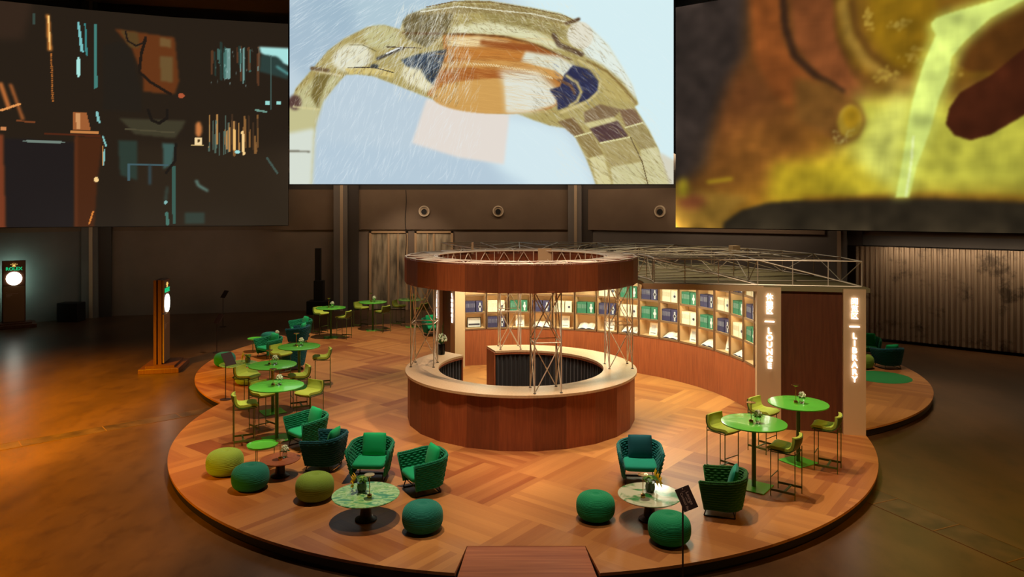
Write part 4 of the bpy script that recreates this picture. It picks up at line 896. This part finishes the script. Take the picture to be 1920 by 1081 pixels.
# woven armchair -----------------------------------------------------------
def uplan(s):
    """U shaped plan, s in 0..1 from one arm front round the back to the other"""
    L1 = .42; rc = .3; arc = pi/2*rc; L2 = .2; tot = 2*L1+2*arc+L2; d_ = s*tot
    if d_ < L1: return (.33-d_, -.40, 0, -1)
    d_ -= L1
    if d_ < arc: a_ = d_/rc; return (-.09-rc*sin(a_), -.10-rc*cos(a_), -sin(a_), -cos(a_))
    d_ -= arc
    if d_ < L2: return (-.39, -.10+d_, -1, 0)
    d_ -= L2
    if d_ < arc: a_ = d_/rc; return (-.09-rc*cos(a_), .10+rc*sin(a_), -cos(a_), sin(a_))
    d_ -= arc; return (-.09+d_, .40, 0, 1)
def armchair(rope, seat, cush, tagname):
    e_ = tag(empty('woven_armchair', (0, 0, 0)), 'x', 'armchair', 'woven green lounge armchairs')
    NU, NV = 156, 60; cols_, rows_ = 16, 12
    def surf(side):
        def f(u, v):
            px_, py_, nx, ny = uplan(u); back = max(0, -nx); top = .60+.07*(.5-.5*cos(2*pi*u)) 
            z = .12+(top-.12)*v; k = .76+.24*(v**.9)
            w_ = abs(sin(pi*v*rows_)); ph = .5*(int(v*rows_) % 2); c_ = abs(sin(pi*(u*cols_+ph)))
            bmp = .022*(w_**.5)*(.2+.8*c_**.6) if .03 < v < .97 else 0
            th = .018+bmp
            return (px_*k-.02+side*nx*th, py_*k+side*ny*th, z)
        return f
    mb = MB().grid(surf(1), NU, NV); n0 = len(mb.v); mb.grid(surf(-1), NU, NV); W = NU+1
    for i in range(NU): mb.f += [(i, n0+i, n0+i+1, i+1), (NV*W+i, NV*W+i+1, n0+NV*W+i+1, n0+NV*W+i)]
    for j in range(NV): mb.f += [(j*W, (j+1)*W, n0+(j+1)*W, n0+j*W), (j*W+NU, n0+j*W+NU, n0+(j+1)*W+NU, (j+1)*W+NU)]
    mb.build('woven_shell', rope, e_, smooth='all')
    rim = MB(); pts = []
    for i in range(61):
        u = i/60; px_, py_, nx, ny = uplan(u); pts.append((px_-.02, py_, .60+.07*(.5-.5*cos(2*pi*u))))
    rim.path(pts, .022, 8)
    for s_ in (-1, 1): rim.path([(.31, s_*.40, .6), (.33*.76-.02, s_*.304, .12)], .022, 8)
    rim.build('rope_rim', rope, e_, smooth='all')
    # seat cushion: rounded slab
    sc = MB()
    def slab(hx, hy, hz, c, n_=20):
        def f(u, v):
            a_ = 2*pi*u; b_ = pi*(v-.5); p_ = .28
            sg = lambda q, e: math.copysign(abs(q)**e, q)
            return (c[0]+hx*sg(cos(b_), .35)*sg(cos(a_), p_), c[1]+hy*sg(cos(b_), .35)*sg(sin(a_), p_), c[2]+hz*sg(sin(b_), .6))
        return f
    sc.grid(slab(.29, .30, .065, (.02, 0, .315)), 40, 14); sc.build('seat_cushion', seat, e_, smooth='all')
    pc = MB()
    def pil(u, v, s_=1):
        x, y = u*2-1, v*2-1; ed = (1-abs(x)**2.4)*(1-abs(y)**2.4); pinch = 1-.07*(x*x*y*y)-.05*(1-abs(x))*abs(y)**3-.05*(1-abs(y))*abs(x)**3
        return (x*.235*pinch, s_*.075*max(ed, 0)**.5, y*.225*pinch)
    rot = Matrix.Rotation(R(-14), 4, 'Y')@Matrix.Rotation(pi/2, 4, 'Z')
    for s_ in (1, -1):
        def q(u, v, s_=s_):
            p_ = rot@Vector(pil(u, v, s_)); return (p_.x-.20, p_.y+.02, p_.z+.575)
        pc.grid(q, 20, 20)
    pc.build('back_pillow', cush, e_, smooth='all')
    sl = MB()
    for s_ in (-1, 1):
        sl.path([(.2, s_*.27, .16), (.25, s_*.28, .01), (-.25, s_*.27, .01), (-.2, s_*.25, .16)], .01, 6)
    sl.tube((.2, -.27, .15), (.2, .27, .15), .01).tube((-.24, -.27, .01), (-.24, .27, .01), .01)
    sl.build('sled_base', M['metal_dk'], e_); return e_
chE = armchair(M['emerald'], M['em_seat'], M['em_cush'], 'e'); chT = armchair(M['teal'], M['teal_seat'], M['teal_cush'], 't'); chM = armchair(M['bottle'], M['moss_seat'], M['teal_seat'], 'm')
chD = armchair(M['teal_cush'], M['teal_seat'], M['em_cush'], 'd')
for pr, x, y, a_, lab in (
 (chE, -2.43, 12.52, -92, 'emerald woven armchair with big green pillow facing the ramp behind the marble table'), (chE, -1.48, 11.98, -150, 'emerald woven armchair turned sideways closest to the bar front'),
 (chD, -3.37, 13.05, 168, 'dark teal woven armchair with its arm toward us beside the brown low table'), (chE, -4.02, 14.2, -135, 'emerald woven armchair with a pillow behind the brown low table'),
 (chT, 2.18, 12.4, -95, 'teal woven armchair with ribbed navy pillow behind the white marble table'), (chM, 3.2, 11.15, 160, 'moss green woven armchair seen from its arm beside the menu stand'),
 (chE, -7.65, 26.3, -140, 'green woven armchair with a pillow, rearmost near the speaker tower'), (chD, -7.35, 24.95, 175, 'dark teal woven armchair just in front of the rearmost one'),
 (chE, -7.6, 22.7, -130, 'emerald woven armchair with large green pillow by the small green side table'), (chD, -6.35, 21.05, 120, 'dark striped woven armchair hidden behind a tall green table'),
 (chD, 10.95, 21.2, 100, 'dark armchair seen from behind past the library sign'), (chE, 11.1, 22.7, -115, 'green armchair facing us in the library corner'), (chE, -2.9, 26.6, -60, 'green armchair partly hidden behind the far pavilion end')):
    put(pr, (x, y, PZ), R(a_), lab).scale = (.91,)*3
# poufs
def pouf(mt):
    prof = []; n_ = 288; r = .3; h = .4
    for i in range(n_+1):
        t = -pi/2+pi*i/n_; sg = lambda q, e: math.copysign(abs(q)**e, q)
        rr = r*abs(cos(t))**.55; z = h/2+h/2*sg(sin(t), .8)
        rid = .0022*sin(t*2*36); dimp = -.025*math.exp(-(rr/.07)**2) if t > 0 else 0
        prof.append((max(rr+rid*abs(cos(t))**.5, .001), z+rid*sin(t)*.7+dimp))
    return tag(MB().lathe(prof, 72).build('knitted_pouf', mt, None, smooth='all'), 'x', 'pouf', 'round knitted poufs')
pl, pt, pg = pouf(M['pouf_lime']), pouf(M['pouf_teal']), pouf(M['pouf_green'])
for pr, x, y, s_, lab in ((pl, -5.02, 12.72, 1.04, 'lime knitted pouf nearest the left rim of the platform'), (pt, -4.33, 12.04, 1, 'dark teal knitted pouf between two lime poufs'), (pl, -3.15, 11.62, 1, 'lime knitted pouf beside the green marble table'),
 (pt, -1.29, 10.5, .98, 'teal green knitted pouf nearest the ramp'), (pg, 1.25, 10.88, .96, 'green knitted pouf on the ramp side of the white marble table'), (pg, 2.19, 10.12, .98, 'green knitted pouf crossed by the menu stand pole'),
 (pt, -8.45, 21.4, 1, 'teal knitted pouf at the left rim behind a marble table'), (pl, -7.0, 19.2, 1, 'lime knitted pouf behind the tall tables near the rim'), (pt, -8.3, 24.9, 1, 'teal knitted pouf by the small side table far back'), (pl, 10.2, 21.15, 1, 'lime knitted pouf in the library corner')):
    if pr.name not in state: state[pr.name] = 1; o = pr
    else: o = pr.copy(); col.objects.link(o)
    o.location = (x, y, PZ); o.scale = (s_,)*3; o['label'] = lab; o.rotation_euler = (0, 0, x)
# low tables
def low_table(r, mt, h=.38, pr=.16):
    e_ = tag(empty('low_table', (0, 0, 0)), 'x', 'coffee table')
    MB().lathe([(r-.03, h-.03), (r-.004, h-.012), (r, h-.006), (r-.004, h)], 72).build('tabletop', mt, e_, smooth=True)
    MB().lathe([(pr, 0), (pr, .02), (pr*.55, .06), (pr*.45, .2), (pr*.5, h-.03)], 32).build('pedestal', M['dark_base'], e_, smooth=True)
    return e_
for r, mt, x, y, h, lab in ((.5, 'marble', -2.18, 10.85, .38, 'round green marble coffee table in front of the emerald armchairs'), (.47, 'marble_w', 2.05, 10.85, .38, 'round white marble coffee table with green veins beside the menu stand'),
    (.34, 'wood_plain', -4.02, 12.62, .3, 'small round brown wooden low table between the poufs and the armchair'), (.5, 'marble', -7.5, 19.95, .38, 'green marble coffee table near the left rim under a yellow bouquet'), (.27, 'wood_plain', -7.75, 24.0, .4, 'tiny round table with white flowers among the rear armchairs')):
    e_ = low_table(r, M[mt], h); e_.location = (x, y, PZ); e_['label'] = lab; e_['group'] = 'low round tables'
put(ybq, (-2.26, 10.95, PZ+.38), 0, 'grey green vase of yellow lilies on the green marble table'); put(ybq, (2.08, 10.95, PZ+.38), pi, 'grey green vase of yellow lilies on the white marble table'); put(ybq, (-7.3, 20.1, PZ+.38), 0, 'yellow bouquet on the marble table at the left rim'); put(ybq, (10.2, 21.15, PZ+.4), 0, 'yellow bouquet on the pouf past the library sign')
put(lamp, (-2.1, 10.72, PZ+.38), 0, 'small brass lamp on the green marble coffee table'); put(lamp, (1.93, 10.72, PZ+.38), 0, 'small brass lamp on the white marble coffee table')
put(lamp, (-4.0, 12.55, PZ+.3), 0, 'small brass lamp on the brown low table'); put(hyd, (-3.96, 12.68, PZ+.3), 0, 'white blossoms in a small vase on the brown low table'); put(hyd, (-7.75, 24.0, PZ+.4), 0, 'white blossoms on the tiny table among the rear armchairs')
def tray_table():
    e_ = tag(empty('tray_table', (0, 0, 0)), 'x', 'side table', 'small green tray tables')
    MB().lathe([(.24, .4), (.262, .4), (.268, .43), (.262, .43), (.252, .408), (.01, .408)], 48).build('tray', M['tgreen'], e_, smooth=True)
    for k in range(3): a_ = k*2.094+.4; MB().tube((.2*cos(a_), .2*sin(a_), 0), (.2*cos(a_), .2*sin(a_), .4), .007).build('leg', M['pole_green'], e_)
    return e_
tt = tray_table(); put(tt, (-4.46, 13.0, PZ), 0, 'small round green tray table above the teal pouf'); put(tt, (-8.3, 23.6, PZ), 0, 'small round green tray table near the rear teal pouf')
# green round rug in the library corner
tag(MB().lathe([(.75, 0), (.76, .004), (.75, .01)], 60, (10.15, 20.0, PZ)).build('round_rug', green('green_rug', (20, 130, 60)), smooth=True), 'round green rug on the platform past the library sign', 'rug')
# big bouquet on the bar
e = tag(empty('flower_vase', (-1.72, 17.72, PZ+1.08)), 'black ribbed vase of white flowers standing on the bar counter', 'flower vase')
n_ = 72; mb = MB(); pr = [(.075, 0), (.085, .1), (.085, .22), (.08, .26)]
vs = [((r_+.004*cos(i*pi))*cos(2*pi*i/n_), (r_+.004*cos(i*pi))*sin(2*pi*i/n_), z) for r_, z in pr for i in range(n_)]
mb.add(vs, [(k*n_+i, k*n_+(i+1) % n_, (k+1)*n_+(i+1) % n_, (k+1)*n_+i) for k in range(3) for i in range(n_)]+[tuple(range(n_))[::-1], tuple(range(3*n_, 4*n_))]).build('vase', M['vase_dk'], e)
rs_ = random.Random(9); f_ = MB(); st = MB(); lf = MB()
for i in range(60):
    a_ = rs_.uniform(0, 2*pi); p_ = math.acos(rs_.uniform(-.1, 1)); q = Vector((.13*sin(p_)*cos(a_), .13*sin(p_)*sin(a_), .36+.13*cos(p_))); f_.ball(q, rs_.uniform(.012, .022), 6, 4, (1, 1, 1.5)); st.tube((0, 0, .25), q, .003, 4)
for i in range(16):
    a_ = rs_.uniform(0, 2*pi); d_ = Vector((cos(a_), sin(a_), .8)).normalized(); s_ = Vector((-sin(a_), cos(a_), 0)); p0 = Vector((0, 0, .25)); lf.add([p0, p0+d_*.1+s_*.02, p0+d_*.19, p0+d_*.1-s_*.02], [(0, 1, 2, 3)])
for a_, l_ in ((.5, .5), (1.2, .42), (2.6, .38)): st.tube((0, 0, .25), (.06*cos(a_), .06*sin(a_), .28+l_), .004, 5)
f_.build('white_flowers', M['white_fl'], e, smooth='all'); st.build('stems', M['leaf'], e); lf.build('leaves', M['leaf'], e)

# ================================================================== stands and kiosks on the hall floor
M['sign'] = mat('dark_brown_sign', (52, 28, 20), .5); M['print'] = mat('pale_print', (196, 160, 140), .6)
def menu_stand(x, y, h, rz, lab, w_=.22, hh=.33, tilt=35, txt=False, roll=0):
    e_ = tag(empty('menu_stand', (x, y, 0), rz), lab, 'sign stand', 'slim sign stands around the platform')
    MB().lathe([(.13, 0), (.13, .012), (.02, .014)], 28).build('base', M['sign'], e_, smooth=True)
    MB().tube((0, 0, .01), (0, 0, h), .011, 10).build('pole', M['sign'], e_, smooth=True)
    B = Matrix.Translation((0, 0, h))@Matrix.Rotation(roll, 4, 'Y')@Matrix.Rotation(R(-tilt), 4, 'X')
    o = MB().box((.0, 0, 0), (w_, .014, hh)).build('board', M['sign'], e_, bevel=.002); o.matrix_local = B@Matrix.Translation((w_*.32, 0, .02))
    if txt:
        def t_(s_, px_, pz_, sz, rr=-pi/2):
            me = text_mesh(s_, sz, .0005, M['print'], 'print'); put_mesh(me, 'print', o, Matrix.Translation((px_, -.009, pz_))@Matrix.Rotation(pi/2, 4, 'X')@Matrix.Rotation(rr, 4, 'Z'))
        t_('·', 0, .115, .12, 0); t_('—', 0, .09, .05, 0); t_('Lounge', .035, -.01, .055); t_('Cocktail Bar', -.04, -.03, .045); t_('welcome', -.003, -.02, .022)
    return e_
menu_stand(2.16, 9.2, 1.13, R(8), 'dark sign stand with tilted printed board in front of the white marble table', .19, .28, 30, True, R(-18))
menu_stand(-11.8, 29.7, 1.32, R(-35), 'slim black sign stand closest to the back wall', .3, .34)
menu_stand(-9.9, 24.4, 1.12, R(-35), 'slim black sign stand between the kiosk totem and the armchairs', .3, .34)
menu_stand(-6.95, 17.65, .95, R(60), 'slim dark sign stand at the notch of the platform rim', .3, .34).location.z = PZ

M['k_brown'] = mat('kiosk_brown', (120, 78, 58), .5); M['k_tan'] = mat('kiosk_tan', (146, 108, 78), .5)
M['k_green'] = mat('lit_green_letters', (0, 140, 90), .5, emit=(20, 190, 120), estr=1); M['k_gold'] = mat('lit_gold_emblem', (220, 180, 90), .5, emit=(240, 200, 110), estr=1.0)
M['k_clock'] = mat('lit_clock_face', (255, 255, 255), .5, emit=(250, 255, 240), estr=6); M['k_halo'] = mat('teal_backlight', (120, 200, 180), .5, emit=(170, 226, 215), estr=8)
def kiosk(x, y, rz, lab, halo=False):
    e_ = tag(empty('clock_totem', (x, y, 0), rz), lab, 'sign totem', 'upright clock totems with green lettering')
    MB().box((0, 0, .07), (1.5, 1.1, .14)).build('plinth', M['dkwood'], e_, bevel=.01); MB().box((0, 0, .17), (1.2, .8, .06)).build('plinth_step', M['dkwood'], e_)
    MB().box((0, .05, 1.45), (.8, .1, 2.5)).build('back_panel', M['dkwood'], e_); MB().box((0, .18, 1.45), (.8, .08, 2.5)).build('rear_panel', M['dkwood'], e_)
    MB().box((0, -.03, .95), (.72, .06, 1.44)).build('lower_panel', M['k_tan'], e_); MB().box((0, -.03, 2.2), (.72, .06, .98)).build('upper_panel', M['k_brown'], e_)
    if halo: MB().box((0, .225, 1.9), (.6, .01, 1.3)).build('rear_backlight', M['k_halo'], e_)
    put_mesh(text_mesh('ROLEX', .18, .006, M['k_green'], 'green_lettering', .004), 'green_lettering', e_, Matrix.Translation((0, -.07, 2.37))@Matrix.Rotation(pi/2, 4, 'X'))
    cr = MB()                                   # five pointed crown emblem
    cr.box((0, -.07, 2.475), (.13, .012, .018))
    for k in range(5):
        a_ = R(90+(k-2)*26); tip = (.14*cos(a_), -.07, 2.48+.125*sin(a_)); cr.tube(((k-2)*.022, -.07, 2.48), tip, .013, 6, .003); cr.ball(tip, .011, 8, 5)
    cr.build('gold_emblem', M['k_gold'], e_)
    ck = MB().tube((0, -.085, 1.98), (0, -.06, 1.98), .27, 48).build('clock_face', M['k_clock'], e_, smooth=True)
    hd = MB().box((-.06, -.09, 1.99), (.14, .006, .02)).box((.0, -.09, 2.06), (.02, .006, .18))
    for k in range(12): a_ = k*pi/6; hd.box((.22*cos(a_), -.09, 1.98+.22*sin(a_)), (.018, .006, .018))
    hd.build('clock_hands', M['silver'], ck)
    tx = MB()
    for k, (w_, z_) in enumerate(((.05, 1.42), (.42, 1.36), (.2, 1.33), (.22, 1.3), (.16, 1.27), (.14, 1.24))): tx.box((-.27+w_/2, -.062, z_), (w_, .003, .012))
    tx.build('small_print', M['print'], e_); return e_
kiosk(-20.3, 29.65, R(36), 'tall glowing clock totem standing close to the grey wall', True)
kiosk(-10.5, 22.0, R(12.5+90), 'tall clock totem seen edge-on in front of the platform rim')
